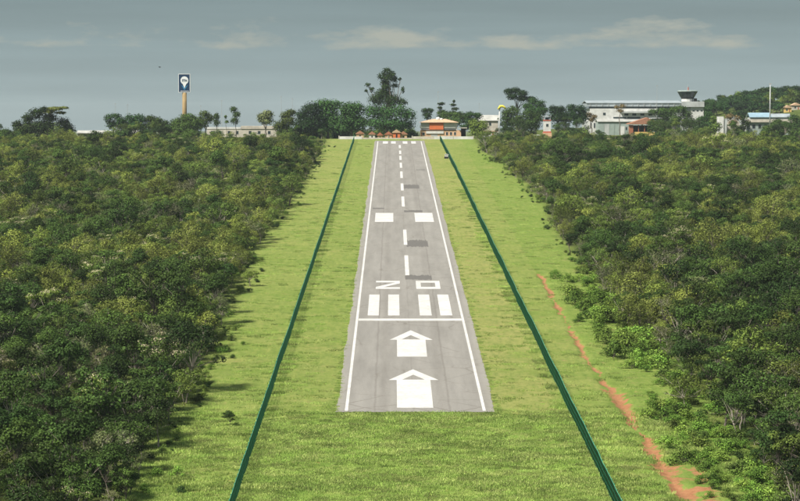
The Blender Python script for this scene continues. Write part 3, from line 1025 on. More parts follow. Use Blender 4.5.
# ------------------------------------------------------------------ tall trees beyond the far end
def ground_z(x, y):
    return terrain(x, y)
def far_tree(label, D, blobs_px, trunk_px, mats, leaf=0.7, dens=1.0, bark=None, base_r=.35, name='shade_tree', group=None, seed=1, depth=1.0, shell=.45, fork=.35):
    """a tree set at its own distance; blobs are (column, row, half width, half height) measured in the photograph"""
    rg = random.Random(seed * 13 + 5)
    x0 = X(trunk_px, D)
    z0 = ground_z(x0, D)
    s = D / F
    root = empty(name, (x0, D, z0))
    tag(root, label, 'tree', group)
    bl = []
    for k, b in enumerate(blobs_px):
        rx, rz = b[2] * s, b[3] * s
        ry = max(rx, rz) * .9
        spread = .45 * (max(q[0] for q in blobs_px) - min(q[0] for q in blobs_px)) * s * depth
        bl.append((X(b[0], D) - x0, rg.uniform(-.5, .5) * spread, max(Z(b[1], D) - z0, rz * .6), rx, ry, rz))
    tm, cm = MB(), MB()
    top = max(q[2] for q in bl)
    add_limbs(tm, rg, bl, base_r, top * fork, n=6, twigs=2)
    area = sum(q[3] * q[5] + q[3] * q[4] for q in bl)
    n = int(min(7000, max(300, 21.0 * dens * area / (leaf * leaf))))
    add_leaves(cm, rg, bl, n, leaf, 0, shell)
    tm.build('trunk', bark or M_BARK, root)
    cm.build('crown', mats if isinstance(mats, list) else [LEAF[mats]], root)
    return root

BT = 'trees beyond the far end of the runway'
far_tree('wide dark tree with layered crown at the far left edge', 1010, [(19, 125, 6, 5), (28, 120, 7, 7), (38, 114, 8, 6), (46, 110, 5, 4), (50, 119, 9, 6), (64, 124, 8, 7), (42, 127, 13, 7), (70, 130, 7, 6), (30, 130, 9, 6)], 44, 'dark', .75, 1.0, seed=1, group=BT)
far_tree('light green flat branch of a tree rising out of the far left crown', 1008, [(56, 109, 8, 2.2), (64, 108, 6, 1.6), (50, 112, 6, 2.4), (61, 113, 6, 1.6)], 49, 'yellow', .6, 1.1, seed=2, base_r=.2, fork=.75, group=BT)
far_tree('ragged dark tree left of the long pale shed', 1060, [(109, 119, 5, 5), (116, 117, 6, 4), (112, 125, 6, 5), (121, 122, 6, 6)], 114, 'mango', .7, .9, seed=3, group=BT)
far_tree('rounded dark tree between the ragged tree and the blue sign', 1062, [(130, 120, 6, 6), (139, 120, 8, 6), (134, 127, 10, 6)], 135, 'mango', .7, 1, seed=4, group=BT)
far_tree('broad dark tree just left of the blue sign column', 1064, [(150, 120, 7, 5), (158, 122, 7, 5), (165, 125, 6, 5), (152, 127, 10, 5)], 155, 'dark', .7, 1, seed=5, group=BT)
far_tree('large green tree in front of the base of the blue sign', 1035, [(178, 124, 8, 6), (188, 119, 9, 6), (184, 128, 12, 7), (196, 124, 9, 7)], 187, 'dark', .7, 1, seed=6, group=BT)
far_tree('lighter tree just right of the blue sign column', 1060, [(205, 115, 6, 4.5), (210, 119, 5, 5), (203, 123, 7, 6)], 206, 'olive', .7, .9, seed=7, group=BT)
far_tree('small bushy tree standing before the low pale building', 1080, [(217, 117, 3.2, 4.5), (217, 123, 4, 4)], 217, 'dark', .6, 1, seed=8, base_r=.2, group=BT)
far_tree('slim tall tree with rounded top rising over the low pale building', 1085, [(234, 109.5, 4.2, 3.2), (237, 115, 4.5, 4), (235, 121, 4.5, 4)], 236, 'dark', .6, 1, seed=9, base_r=.2, group=BT)
far_tree('tiny dark sapling between the bushy tree and the slim tree', 1085, [(226, 117, 1.6, 2.2), (227, 122, 2.2, 2)], 227, 'dark', .5, 1, seed=10, base_r=.12, group=BT)
far_tree('pale rounded tree at the right end of the low pale building', 1085, [(262, 117, 5, 4), (268, 115, 6, 5), (266, 121, 8, 4)], 266, 'grey', .7, 1.5, seed=11, group=BT)
far_tree('grey green tree between the low pale building and the huge dome-shaped trees', 1055, [(286, 116, 6, 5), (291, 113, 6, 4), (288, 122, 9, 6), (280, 127, 8, 6)], 287, 'olive', .7, 1, seed=12, group=BT)
far_tree('leftmost of the huge dome-shaped dark trees beyond the runway', 1046, [(303, 117, 8, 8), (312, 110, 10, 8), (305, 126, 12, 8), (316, 122, 10, 9), (299, 130, 7, 5)], 308, 'mango', .8, 1.15, seed=13, base_r=.5, group=BT)
far_tree('middle one of the huge dome-shaped dark trees beyond the runway', 1050, [(324, 106, 10, 7), (334, 107, 9, 7), (326, 116, 13, 10), (334, 124, 13, 9), (322, 128, 12, 7)], 328, 'mango', .8, 1.15, seed=14, base_r=.5, group=BT)
far_tree('dome-shaped dark tree touching the tallest tree beyond the runway', 1046, [(348, 110, 10, 8), (357, 109, 8, 7), (350, 119, 13, 9), (359, 124, 10, 8), (345, 128, 12, 7)], 352, 'mango', .8, 1.15, seed=15, base_r=.5, group=BT)
far_tree('tallest tree with tufted pom-pom top beyond the runway end', 1054, [(387, 72, 5, 4.5), (382, 77, 4.6, 4.5), (392, 75, 4.4, 4), (395, 80, 3.4, 4), (385, 83, 5, 3.5), (400, 79.5, 1.8, 1.8), (403, 90, 2, 3.4), (395, 86, 4, 2.5), (388, 79, 6, 5.5), (386, 88, 6, 5),
         (368, 85, 3, 2.4), (372, 90, 2.6, 3), (366, 91, 1.8, 2.2), (384, 94, 9, 6), (377, 100, 9, 7), (391, 101, 10, 8), (402, 103, 6, 5)], 387, 'dark', .65, 1.0, seed=16, base_r=.5, depth=.5, fork=.3, group=BT)
far_tree('low spreading tree in front of the tallest tree trunk', 1046, [(372, 113, 10, 9), (384, 116, 12, 10), (397, 114, 13, 10), (409, 117, 8, 9), (378, 124, 12, 6), (394, 125, 14, 6), (408, 126, 8, 6)], 391, 'mango', .75, 1.1, seed=17, base_r=.45, group=BT)
far_tree('small square-topped dark tree behind the orange-fronted building', 1120, [(425, 111, 4, 3), (430, 111, 4, 3), (427, 116, 5, 4)], 427, 'mango', .65, 1.1, seed=18, group=BT)
far_tree('thin tree with tiered top left behind the orange-fronted building', 1125, [(441, 104, 4, 1.8), (440, 108, 3, 1.8), (442, 113, 5, 4)], 441, 'dark', .6, 1, seed=19, base_r=.2, fork=.6, group=BT)
far_tree('thin tree with tiered spiky top behind the orange-fronted building', 1125, [(454, 101.5, 1.8, 1.8), (453, 105, 3.4, 1.6), (455, 109, 4, 1.8), (453, 114, 5, 3)], 454, 'dark', .6, 1, seed=20, base_r=.2, fork=.6, group=BT)
far_tree('wide bushy tree behind the roof of the orange-fronted building', 1110, [(446, 116, 9, 5), (458, 116, 8, 5), (452, 122, 12, 5), (466, 119, 6, 5)], 454, 'dark', .7, 1, seed=21, group=BT)
far_tree('low dark tree right of the orange-fronted building', 1085, [(470, 115, 6, 3.4), (478, 116, 5, 3.5), (472, 122, 8, 5), (467, 127, 7, 4)], 472, 'mango', .7, 1, seed=22, group=BT)
far_tree('grey green tree at the end of the white wall', 1030, [(474, 125, 6, 6), (482, 127, 7, 7), (476, 132, 8, 5)], 478, 'olive', .6, 1, seed=23, group=BT)
far_tree('dark flat-topped umbrella tree leaning over the round trees', 1130, [(508, 92, 5, 3.6), (515, 91, 6, 3.6), (522, 94, 6, 4), (512, 97, 6, 3.4), (522, 99, 6, 3.4), (530, 99, 5, 3)], 517, 'mango', .65, 1.3, seed=24, base_r=.4, fork=.6, group=BT)
far_tree('dark tree with sloping crown right of the umbrella tree', 1125, [(533, 102, 6, 5), (540, 105, 6, 5), (528, 107, 7, 4), (543, 111, 6, 5), (534, 112, 10, 6)], 535, 'mango', .7, 1.1, seed=25, base_r=.35, group=BT)
far_tree('broad green tree right behind the yellow windsock', 1080, [(506, 114, 5, 5), (513, 112, 8, 6), (508, 121, 8, 7), (518, 122, 9, 8)], 512, 'dark', .7, 1, seed=26, group=BT)
far_tree('broad green tree left of the red and white tower', 1080, [(528, 116, 8, 6), (537, 119, 7, 7), (530, 125, 11, 7)], 531, 'dark', .7, 1, seed=27, group=BT)
far_tree('dark tree right behind the red and white tower', 1140, [(553, 110, 5, 5), (560, 110, 6, 4.5), (556, 118, 8, 7), (564, 118, 7, 8)], 558, 'mango', .7, 1.1, seed=28, group=BT)
far_tree('dark tree between the red and white tower and the long terminal', 1140, [(571, 109, 6, 5), (580, 110, 6, 5.5), (573, 117, 9, 7), (583, 117, 6, 8)], 576, 'mango', .7, 1.1, seed=29, group=BT)
far_tree('brownish palm-like tree at the left corner of the terminal', 1170, [(589, 115, 4, 2.6), (594, 117, 3.4, 2.4), (591, 120, 3.4, 3)], 591, 'brown', .6, .9, seed=30, base_r=.22, fork=.7, group=BT)
far_tree('dry brown treetop before the terminal roof', 1195, [(617, 107.5, 3.2, 2.4), (622, 106.5, 3.4, 2.6), (620, 111, 4, 2.2)], 620, 'brown', .55, .8, seed=31, base_r=.2, fork=.75, group=BT)
far_tree('dark bushy tree in front of the red-roofed house', 1150, [(652, 124, 6, 5), (660, 123, 6, 4), (668, 126, 5, 5), (657, 129, 10, 4)], 660, 'dark', .65, .9, seed=32, group=BT)
far_tree('green tree between the terminal and the control tower', 1180, [(652, 112, 5, 3), (662, 112, 7, 4), (672, 111, 6, 4), (666, 116, 9, 4)], 664, 'dark', .65, 1, seed=33, group=BT)
far_tree('round green tree below the control tower cab', 1170, [(680, 110, 7, 4.5), (686, 116, 7, 6), (676, 120, 7, 6), (688, 124, 8, 6)], 683, 'dark', .65, 1, seed=34, group=BT)
far_tree('dark tree right of the control tower base', 1160, [(701, 121, 6, 5), (708, 117, 6, 6), (698, 128, 8, 6), (708, 126, 8, 6)], 704, 'mango', .65, 1, seed=35, group=BT)
far_tree('sparse dark tree on the skyline right of the control tower', 1300, [(706, 103, 3, 3), (712, 104, 3, 3), (708, 109, 6, 4), (718, 107, 5, 4)], 711, 'mango', .65, 1, seed=36, group=BT)
far_tree('brown dry tree before the arched white building', 1105, [(729, 117, 5, 3.5), (737, 118, 4, 3), (733, 123, 5, 4)], 733, 'brown', .6, .8, seed=37, base_r=.22, group=BT)
far_tree('green tree between the two white buildings on the right', 1110, [(742, 119, 4, 4), (746, 124, 5, 5), (741, 129, 6, 4)], 744, 'dark', .65, 1, seed=38, group=BT)
far_tree('dark tree in front of the long pale building on the right', 1100, [(776, 124, 7, 5), (785, 127, 7, 5), (768, 129, 8, 4), (778, 131, 9, 4)], 778, 'dark', .65, 1, seed=39, group=BT)
far_tree('green tree at the right edge below the ochre houses', 1120, [(793, 119, 6, 5), (801, 123, 7, 6), (794, 127, 8, 5)], 796, 'dark', .65, 1, seed=40, group=BT)
far_tree('grey green tree left of the arched white building', 1105, [(713, 120, 4, 5), (716, 127, 6, 5), (709, 130, 6, 4)], 714, 'olive', .65, 1, seed=41, group=BT)

# wooded hill on the right
rng = random.Random(91)
cnt = 0
hill_me = []
for i in range(4):
    rg = random.Random(900 + i)
    bl = [(rg.uniform(-2.6, 2.6), rg.uniform(-2.6, 2.6), rg.uniform(3.2, 7.2), rg.uniform(1.6, 2.5), rg.uniform(1.6, 2.5), rg.uniform(1.3, 2.0)) for _ in range(8)]
    tm, cm = MB(), MB()
    add_limbs(tm, rg, bl, .25, 3.0, n=5)
    add_leaves(cm, rg, bl, 1500, .75, 0, .4)
    hill_me.append((tm.mesh('trunk', M_BARK), cm.mesh('crown', [LEAF[('mango', 'dark', 'mango', 'olive')[i]]]), ('deep green', 'dark green', 'bushy deep green', 'olive green')[i]))
while cnt < 130:
    y = rng.uniform(1400, 1600)
    x = rng.uniform(168, 345)
    px, py = project(x, y, terrain(x, y) + 5)
    if not (696 < px < 815) or terrain(x, y) < 31: continue
    if 780 < px < 806 and y < 1500 and py > 100: continue
    t, c, w = hill_me[rng.choice((0, 0, 1, 2, 2, 3))]
    o = empty('hill_tree', (x, y, terrain(x, y) - .1), rng.uniform(0, 6.28))
    k = rng.uniform(.75, 1.25); o.scale = (k, k, k)
    lab = '%s tree on the wooded hill behind the airport at the right' % w
    tag(o, lab, 'tree', lab)
    link('trunk', t, o); link('crown', c, o)
    cnt += 1

# ------------------------------------------------------------------ buildings
class Site:
    """a thing at distance D; u() and w() give local metres for a column or row of the photograph"""
    def __init__(self, name, D, px, label, cat, group=None):
        self.D, self.x0 = D, X(px, D)
        self.z0 = terrain(self.x0, D)
        self.root = tag(empty(name, (self.x0, D, self.z0)), label, cat, group)
    def u(self, px): return X(px, self.D) - self.x0
    def w(self, py): return Z(py, self.D) - self.z0
    def box(self, name, mat, px0, px1, py_top, py_bot, y0=0.0, y1=8.0, parent=None):
        b = -0.3 if py_bot is None else self.w(py_bot)
        return MB().box(self.u(px0), self.u(px1), y0, y1, b, self.w(py_top)).build(name, mat, parent or self.root)
    def win(self, px0, px1, py_top, py_bot, wall, name='window', mat=None, y=0.0):
        f = MB()
        x0, x1, z0, z1 = self.u(px0), self.u(px1), self.w(py_bot), self.w(py_top)
        t = .07
        f.box(x0 - t, x0, y - .06, y + .02, z0 - t, z1 + t).box(x1, x1 + t, y - .06, y + .02, z0 - t, z1 + t)
        f.box(x0, x1, y - .06, y + .02, z1, z1 + t).box(x0, x1, y - .09, y + .02, z0 - t, z0)
        o = f.build(name, M_GREYW, self.root)
        MB().box(x0, x1, y - .03, y + .015, z0, z1).build('pane', mat or M_GLASS, o)
        return o
    def gable(self, name, mat, px0, px1, py_eave, py_ridge, y0, y1, over=.5, thick=.25, ridge_px=None):
        x0, x1, ze, zr = self.u(px0) - over, self.u(px1) + over, self.w(py_eave), self.w(py_ridge)
        xm = self.u(ridge_px) if ridge_px else (x0 + x1) / 2
        return MB().prism([(x0, ze), (x1, ze), (x1, ze + thick), (xm, zr + thick), (x0, ze + thick)], y0 - over, y1 + over).build(name, mat, self.root)
    def slope(self, name, mat, px0, px1, py_eave, py_ridge, y0, y1, thick=.25):
        """roof with the ridge along x, front eave lower than the ridge"""
        x0, x1, ze, zr = self.u(px0), self.u(px1), self.w(py_eave), self.w(py_ridge)
        ym = (y0 + y1) / 2
        vs = [(x, y, z) for x in (x0, x1) for y, z in ((y0, ze), (ym, zr), (y1, ze), (y1, ze + thick), (ym, zr + thick), (y0, ze + thick))]
        fs = [(0, 1, 2, 3, 4, 5), (11, 10, 9, 8, 7, 6)] + [((i + 1) % 6, i, 6 + i, 6 + (i + 1) % 6) for i in range(6)]
        return MB().add(vs, fs).build(name, mat, self.root)

# long pale shed at the left
b = Site('storage_shed', 1075, 114, 'long low pale shed half hidden behind the scrub at far left', 'shed')
b.box('wall', M_CREAM, 78, 151, 133.5, None, 0, 9)
b.slope('roof', M_ROOFD, 77, 152, 133.4, 131, -.6, 9.6)
for p in (84, 95, 120, 131, 143): b.win(p, p + 3, 134.6, 136.4, 0)
# low pale building right of the sign
b = Site('low_building', 1110, 242, 'long low pale flat-roofed building right of the blue sign', 'building')
b.box('wall', M_CREAM, 207, 277, 129, None, 0, 10)
b.box('parapet', M_WHITE, 206, 241, 127.3, 129, -.15, 10.2)
b.box('parapet', M_CREAM, 241.2, 278, 126, 128.95, -.25, 10.3)
for p in (211, 219, 228, 236, 249, 258, 268): b.win(p, p + 2.6, 131, 134, 0)
b.box('rooftop_tank', M_GREYW, 262, 266, 124, 126, 3, 5)

# fuel sign
def round_disc(m, cx, cz, rx, rz, y0, y1, n=28, mi=0):
    m.prism([(cx + rx * math.cos(2 * math.pi * k / n), cz + rz * math.sin(2 * math.pi * k / n)) for k in range(n)], y0, y1, mi)
b = Site('sign_tower', 1075, 184.8, 'tall blue sign with white roundel on a tan column above the trees', 'sign')
m = MB().lathe([(1.05, -.3), (.98, b.w(92.6))], 14, c=(0, 1.0)); m.build('column', M_TAN, b.root, True)
pan = b.box('sign_panel', M_NAVY, 179.4, 190.2, 74.6, 92.2, .2, 1.8)
for nm, a0, a1, t, bo in (('frame_bar', 178.9, 179.35, 74.2, 92.6), ('frame_bar', 190.25, 190.7, 74.2, 92.6), ('frame_bar', 179.36, 190.24, 74.1, 74.55), ('frame_bar', 179.36, 190.24, 92.25, 92.6)):
    b.box(nm, M_SIGNW, a0, a1, t, bo, .12, 1.88, pan)
m = MB(); round_disc(m, b.u(185), b.w(80.6), b.u(188.9) - b.u(185), b.w(80.6) - b.w(84.6), .12, .19); m.build('white_roundel', M_SIGNW, pan)
m = MB().prism([(b.u(181.6), b.w(85.0)), (b.u(185.0), b.w(90.4)), (b.u(188.6), b.w(85.0)), (b.u(185), b.w(87.4))], .1, .185); m.build('blue_chevron', M_BLUE, pan)
m = MB().prism([(b.u(183.2), b.w(84.2)), (b.u(185.0), b.w(88.4)), (b.u(186.8), b.w(84.2))], .06, .095); m.build('white_wedge', M_SIGNW, pan)
m = MB()
for x0, x1, z0, z1 in ((182.6, 183.2, 79.4, 81.8), (183.6, 185.3, 79.4, 79.95), (184.15, 184.75, 79.95, 81.8), (185.7, 186.2, 79.6, 81.8), (186.2, 187.4, 80.5, 80.95), (187.0, 187.5, 79.8, 81.8)):
    m.box(b.u(x0), b.u(x1), .04, .11, b.w(z1), b.w(z0))
tag(m.build('roundel_lettering', M_NAVY, pan), kind='stuff')
m = MB()
for k in range(9):
    m.box(b.u(181 + k * .95), b.u(181.65 + k * .95), .1, .19, b.w(91.5), b.w(90.9))
tag(m.build('small_lettering', M_SIGNW, pan), kind='stuff')

# white boundary wall at the runway's far end
b = Site('boundary_wall', 1020, 404, 'low whitewashed wall crossing behind the far end of the runway', 'wall')
for p0, p1, top in ((339, 361.9, 136.4), (362, 387.9, 137.6), (388, 411.9, 137.8), (412, 432.9, 136.4), (433, 452.9, 136.2), (453, 473, 136.4)):
    b.box('wall_panel', M_WHITE if p0 < 362 or p0 > 430 else M_CREAM, p0, p1, top, None, 0, .25)
for p in (338.6, 361.7, 387.7, 411.7, 432.7, 452.7, 472.8):
    b.box('pillar', M_CREAM, p, p + .9, 135.7, None, -.08, .33)

# small red-roofed huts
for i, (p, wd, top, D, mat, wall, lab) in enumerate((
        (360, 3.6, 131.0, 1030, M_TERRA, M_PEACH, 'leftmost small red-roofed hut under the dome-shaped trees'),
        (372, 3.0, 131.6, 1031, M_TERRA, M_WHITE, 'small red-roofed hut second from the left behind the runway end'),
        (380, 2.4, 132.6, 1029, M_BRICK, M_PEACH, 'tiny red brick hut in the middle of the row behind the runway end'),
        (388.5, 3.4, 131.8, 1031, M_BRICK, M_PEACH, 'brown-roofed hut left of the peaked orange hut behind the runway end'),
        (396.5, 3.6, 129.8, 1030, M_TERRAP, M_ORANGE, 'peaked orange hut tallest of the row behind the runway end'),
        (403.5, 3.4, 131.6, 1031, M_TERRA, M_PEACH, 'rightmost red-roofed hut of the row behind the runway end'))):
    b = Site('roadside_hut', D, p, lab, 'hut', 'red-roofed huts behind the runway end')
    b.box('wall', wall, p - wd, p + wd, top + 3.0, None, 0, 4)
    b.gable('roof', mat, p - wd, p + wd, top + 2.9, top, 0, 4, .35, .15)
    b.box('door', M_DARK, p - wd * .2, p + wd * .25, top + 4.2, None, -.04, .02)

# orange-fronted station building
b = Site('station_building', 1048, 441, 'two-storey building with orange front panel and faded tiled hip roof', 'building')
b.box('lower_wall', M_PEACH, 420.5, 461, 130.3, None, 0, 12)
b.box('upper_wall', M_WHITE, 421, 457, 122.6, 130.2, .6, 11.5)
b.box('orange_panel', M_ORANGE, 429.4, 443.3, 122.9, 129.6, -.1, .58)
b.box('floor_band', M_DARK, 421.5, 456, 129.7, 130.25, -.25, .55)
b.box('sign_board', M_WHITE, 426, 443.5, 131.2, 133.6, -.35, -.05)
b.box('white_panel', M_WHITE, 419.9, 429.3, 125.3, 128.0, .3, .58)
b.box('white_panel', M_WHITE, 443.6, 455.6, 124.6, 128.2, .3, .58)
x0, x1, xa, xb = b.u(419), b.u(459), b.u(433), b.u(446)
ze, zr = b.w(122.4), b.w(119.0)
MB().add([(x0, -.8, ze), (x1, -.8, ze), (x1, 12.5, ze), (x0, 12.5, ze), (xa, 5, zr), (xb, 5, zr)], [(3, 2, 1, 0), (0, 1, 5, 4), (1, 2, 5), (2, 3, 4, 5), (3, 0, 4)]).build('roof', M_TERRAP, b.root)
MB().lathe([(.95, b.w(119.6)), (.95, b.w(118.4)), (.7, b.w(117.6)), (.3, b.w(117.1))], 12, c=(b.u(438.2), 4.6)).build('roof_lantern', M_WHITE, b.root)
MB().lathe([(.7, b.w(120)), (.7, b.w(118.9)), (.35, b.w(118.2))], 12, c=(b.u(441.6), 4.4)).build('roof_lantern', M_WHITE, b.root)
for p in (446, 450, 454): b.win(p, p + 1.8, 132.2, 135, 0)
b.win(422.3, 424.6, 132.5, 135.2, 0)
b.box('garage_door', M_GREYW, 431, 437.5, 134.2, None, -.06, .02)
b.box('door', M_BRICK, 421.0, 421.9, 132.5, None, -.05, .02)
aw = b.box('side_canopy', M_CREAM, 458, 467, 127.6, 128.3, -1.5, 6)
b.box('canopy_opening_shade', M_DARK, 461.2, 466, 128.35, None, 5, 5.4)  # near-black panel paints the shade of the opening under the canopy
b.box('canopy_post', M_STEEL, 466.3, 466.6, 128.35, None, -1.2, -1.0)

# pale building behind, left of the windsock
b = Site('pale_house', 1115, 488, 'pale grey-roofed house left of the yellow windsock', 'house')
b.box('wall', M_CREAM, 478, 498, 121, None, 0, 8)
b.slope('roof', M_ROOFD, 477, 499, 120.9, 115.6, -.5, 8.5)
b.win(481, 483, 122.6, 125.5, 0); b.win(489, 491, 122.6, 125.5, 0)
b = Site('white_hut', 1055, 488, 'small white flat-roofed hut at the foot of the windsock', 'hut')
b.box('wall', M_WHITE, 483, 497, 131.6, None, 0, 4)
b.box('flat_roof', M_TERRAP, 482.4, 497.6, 130.9, 131.55, -.4, 4.4)
b.win(486, 488, 133, 135.4, 0); b.box('door', M_BRICK, 492, 493.4, 132.6, None, -.05, .02)

# windsock
b = Site('windsock', 1045, 499.3, 'white pole with yellow windsock right of the runway end', 'windsock')
MB().tube([(0, 0, -.3), (0, 0, b.w(109))], [.26, .2], 8).build('pole', M_WHITE, b.root, True)
MB().tube([(0, -.05, b.w(110.2)), (.35, -.05, b.w(109)), (.5, -.05, b.w(107.8))], [.1, .09, .06], 6).build('bracket', M_STEEL, b.root)
m = MB(); m.tube([(-.7, -.3, b.w(109.4)), (.4, -.3, b.w(106.4)), (1.4, -.3, b.w(106.4)), (2.2, -.2, b.w(107.4)), (2.7, -.2, b.w(108.8))], [.3, .62, .55, .45, .3], 10); m.build('sock', M_SOCK, b.root, True)

# red and white tower
b = Site('marker_tower', 1040, 546.7, 'small white tower with red bands and dark open top', 'tower')
b.box('base', M_PEACH, 542.5, 551.5, 132.8, None, -.6, 3.6)
b.box('shaft', M_WHITE, 543.6, 550.6, 121, 131.4, 0, 3)
b.box('red_band', M_RED, 543.3, 550.9, 131.45, 132.75, -.12, 3.12)
b.box('red_band', M_RED, 543.3, 550.9, 119.9, 120.95, -.12, 3.12)
for p in (543.7, 549.9): 
    for yy in (.1, 2.6): b.box('corner_post', M_STEEL, p, p + .6, 116.6, 119.85, yy, yy + .3)
b.box('cabin', M_GLASS, 545.4, 548.9, 117.4, 119.85, .8, 2.2)
b.box('canopy', M_STEEL, 543, 551.2, 116.0, 116.55, -.25, 3.25)
MB().tube([(0, 1.5, b.w(116)), (0, 1.5, b.w(111.5))], [.09, .05], 5).build('antenna', M_STEEL, b.root)
b.win(546, 548.2, 124, 126.5, 0)
b = Site('low_wall_block', 1032, 538, 'low white masonry block left of the red and white tower', 'masonry block')
b.box('slab', M_WHITE, 533, 544.5, 134.8, 136.4, 0, 2.2); b.box('footing', M_PEACH, 534, 543, 136.45, None, .15, 2.05)

# terminal
b = Site('terminal', 1250, 634, 'long white terminal with grey-blue roof band on the right skyline', 'building')
b.box('facade', M_WHITE, 590, 657, 108.6, None, 0, 26)
b.box('eave_shadow', M_GLASS, 589, 680, 106.65, 108.5, 3, 30)  # dark strip in the gap: shadow under the eave, put into the colour
rf = b.slope('roof', M_ROOFG, 586.5, 682, 103.4, 101.0, 2, 31, .3)
b.box('fascia', M_ROOFG, 587, 681.5, 103.45, 106.6, 2.3, 30.5)
for p in range(590, 682, 6): b.box('roof_rib', M_GREYW, p, p + .5, 103.8, 106.4, 2.0, 2.28, rf)
for p in (601, 611, 627, 640, 652, 664, 673): b.box('roof_vent', M_ROOFD, p, p + 2.2, 100.6, 102.4, 15, 17.5, rf)
b.box('rear_wall', M_GREYW, 657.1, 680, 108.6, None, 4, 26)
b.box('canopy', M_GREYW, 620, 656, 111.3, 113.0, -3, -.05)
b.win(613, 626, 117, 118.5, 0); b.win(627, 640, 117, 118.5, 0)
b.win(602.8, 605.4, 112.8, 115.2, 0)
for p in (624, 632, 640, 648): b.win(p, p + 4, 113.6, 115.6, 0)
b.box('ledge', M_GREYW, 606, 656, 119.6, 120.6, -2.2, -.02)
b = Site('annex_block', 1225, 590, 'small white annex with two bays at the left end of the terminal', 'building')
b.box('wall', M_WHITE, 587.5, 597.3, 119, None, 0, 8); b.box('side_bay', M_GREYW, 582.7, 587.4, 121.3, None, .6, 7)
b.box('flat_roof', M_GREYW, 587, 597.8, 118.2, 118.95, -.3, 8.3)
b.win(590, 591.4, 123, 128, 0); b.win(593.6, 595, 123, 128, 0)
b = Site('hangar', 1205, 620, 'grey-green low hangar in front of the terminal', 'hangar')
b.box('wall', M_TEAL, 598, 641, 122, None, 0, 14)
b.slope('roof', M_ROOFD, 597, 642, 121.9, 119.8, -.5, 14.5)
for p in (599, 604.2, 609.4, 614.6): b.box('door_panel', M_TEAL if p != 604.2 else M_GREYW, p, p + 4.8, 124, None, -.12, -.01)
b.box('white_door', M_WHITE, 620.3, 624.4, 126.2, None, -.12, -.01); b.win(625.4, 627, 127, 130, 0)
b.win(630, 632.4, 125, 128, 0)
b = Site('red_roofed_house', 1165, 640, 'house with sloping terracotta roof and dark veranda before the hangar', 'house')
b.box('wall', M_CREAM, 631, 652, 125.5, None, 3, 10)
b.gable('roof', M_TERRA, 628.5, 660, 124.4, 118.2, -.5, 10, .4, .3, 647)
b.box('brick_pier', M_BRICK, 629, 633, 125, None, 0, 3)
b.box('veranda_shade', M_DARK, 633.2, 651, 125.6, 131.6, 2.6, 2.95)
b.box('veranda_wall', M_YELLOW, 634.5, 655, 132, None, 0, .4)
for p in (638, 644, 650): b.box('veranda_post', M_BRICK, p, p + .7, 125, 131.9, .1, .5)
b = Site('vaulted_shed', 1185, 664, 'pale grey-green shed with rounded roof end behind the bushy tree', 'shed')
xs_ = [b.u(646) + (b.u(680) - b.u(646)) * k / 14 for k in range(15)]
zt = lambda k: b.w(118.6) + (b.w(122) - b.w(118.6)) * (abs(k - 6.0) / 8.0) ** 3.2
MB().prism([(xs_[0], -.3), (xs_[-1], -.3)] + [(xs_[k], zt(k)) for k in range(14, -1, -1)], 0, 14).build('shell', M_TEAL, b.root)
MB().prism([(xs_[k], zt(k) + .02) for k in range(15)] + [(xs_[k], zt(k) + .35) for k in range(14, -1, -1)], -.4, 14.4).build('roof', M_GREYW, b.root)
b.win(660, 662, 128, 132, 0); b.win(664, 665.2, 127, 132, 0); b.box('door', M_GREYW, 671, 675, 126, None, -.1, -.01)

# control tower
b = Site('control_tower', 1300, 690, 'white control tower with dark flared glass cab', 'tower')
def ring(r0, z0, r1, z1): return [(r0, z0), (r1, z1)]
c = (b.u(688), 4.5); s_ = b.D / F
MB().lathe([(6.8 * s_, b.w(97.4)), (10.0 * s_, b.w(91.8))], 12, c=c).build('glass_cab', M_GLASS, b.root)
MB().lathe([(10.2 * s_, b.w(91.75)), (10.3 * s_, b.w(91.1)), (9.0 * s_, b.w(90.5))], 12, c=c).build('cab_roof', M_TEAL, b.root)
MB().lathe([(6.2 * s_, b.w(98.9)), (6.8 * s_, b.w(97.45))], 12, c=c).build('cab_sill', M_DARK, b.root)
MB().lathe([(6.0 * s_, -.3), (6.0 * s_, b.w(98.95))], 12, c=c).build('shaft', M_WHITE, b.root)
for k in range(12):
    t = 2 * math.pi * (k + .5) / 12
    MB().tube([(c[0] + 6.82 * s_ * math.cos(t), c[1] + 6.82 * s_ * math.sin(t), b.w(97.4)), (c[0] + 10.05 * s_ * math.cos(t), c[1] + 10.05 * s_ * math.sin(t), b.w(91.8))], [.07, .07], 4).build('mullion', M_DARK, b.root)
b.box('podium', M_GREYW, 679.5, 703.4, 101.6, 107, -2, 12)
b.box('lower_block', M_WHITE, 690, 703, 107.05, None, -1, 11)
b.box('lower_block', M_GREYW, 680, 689.9, 107.05, None, -.6, 11)
for p in (692, 696, 700): b.win(p, p + 2, 110.3, 111.4, 0, y=-1)
b.box('stair_box', M_DARK, 694.6, 697, 98.4, 101.55, 2, 6)
MB().tube([(c[0], c[1], b.w(90.7)), (c[0], c[1], b.w(84.5))], [.14, .05], 5).build('antenna', M_STEEL, b.root)
MB().tube([(c[0] + .4, c[1], b.w(90.7)), (c[0] + .4, c[1], b.w(87.2))], [.3, .25], 6).build('beacon', M_RED, b.root)

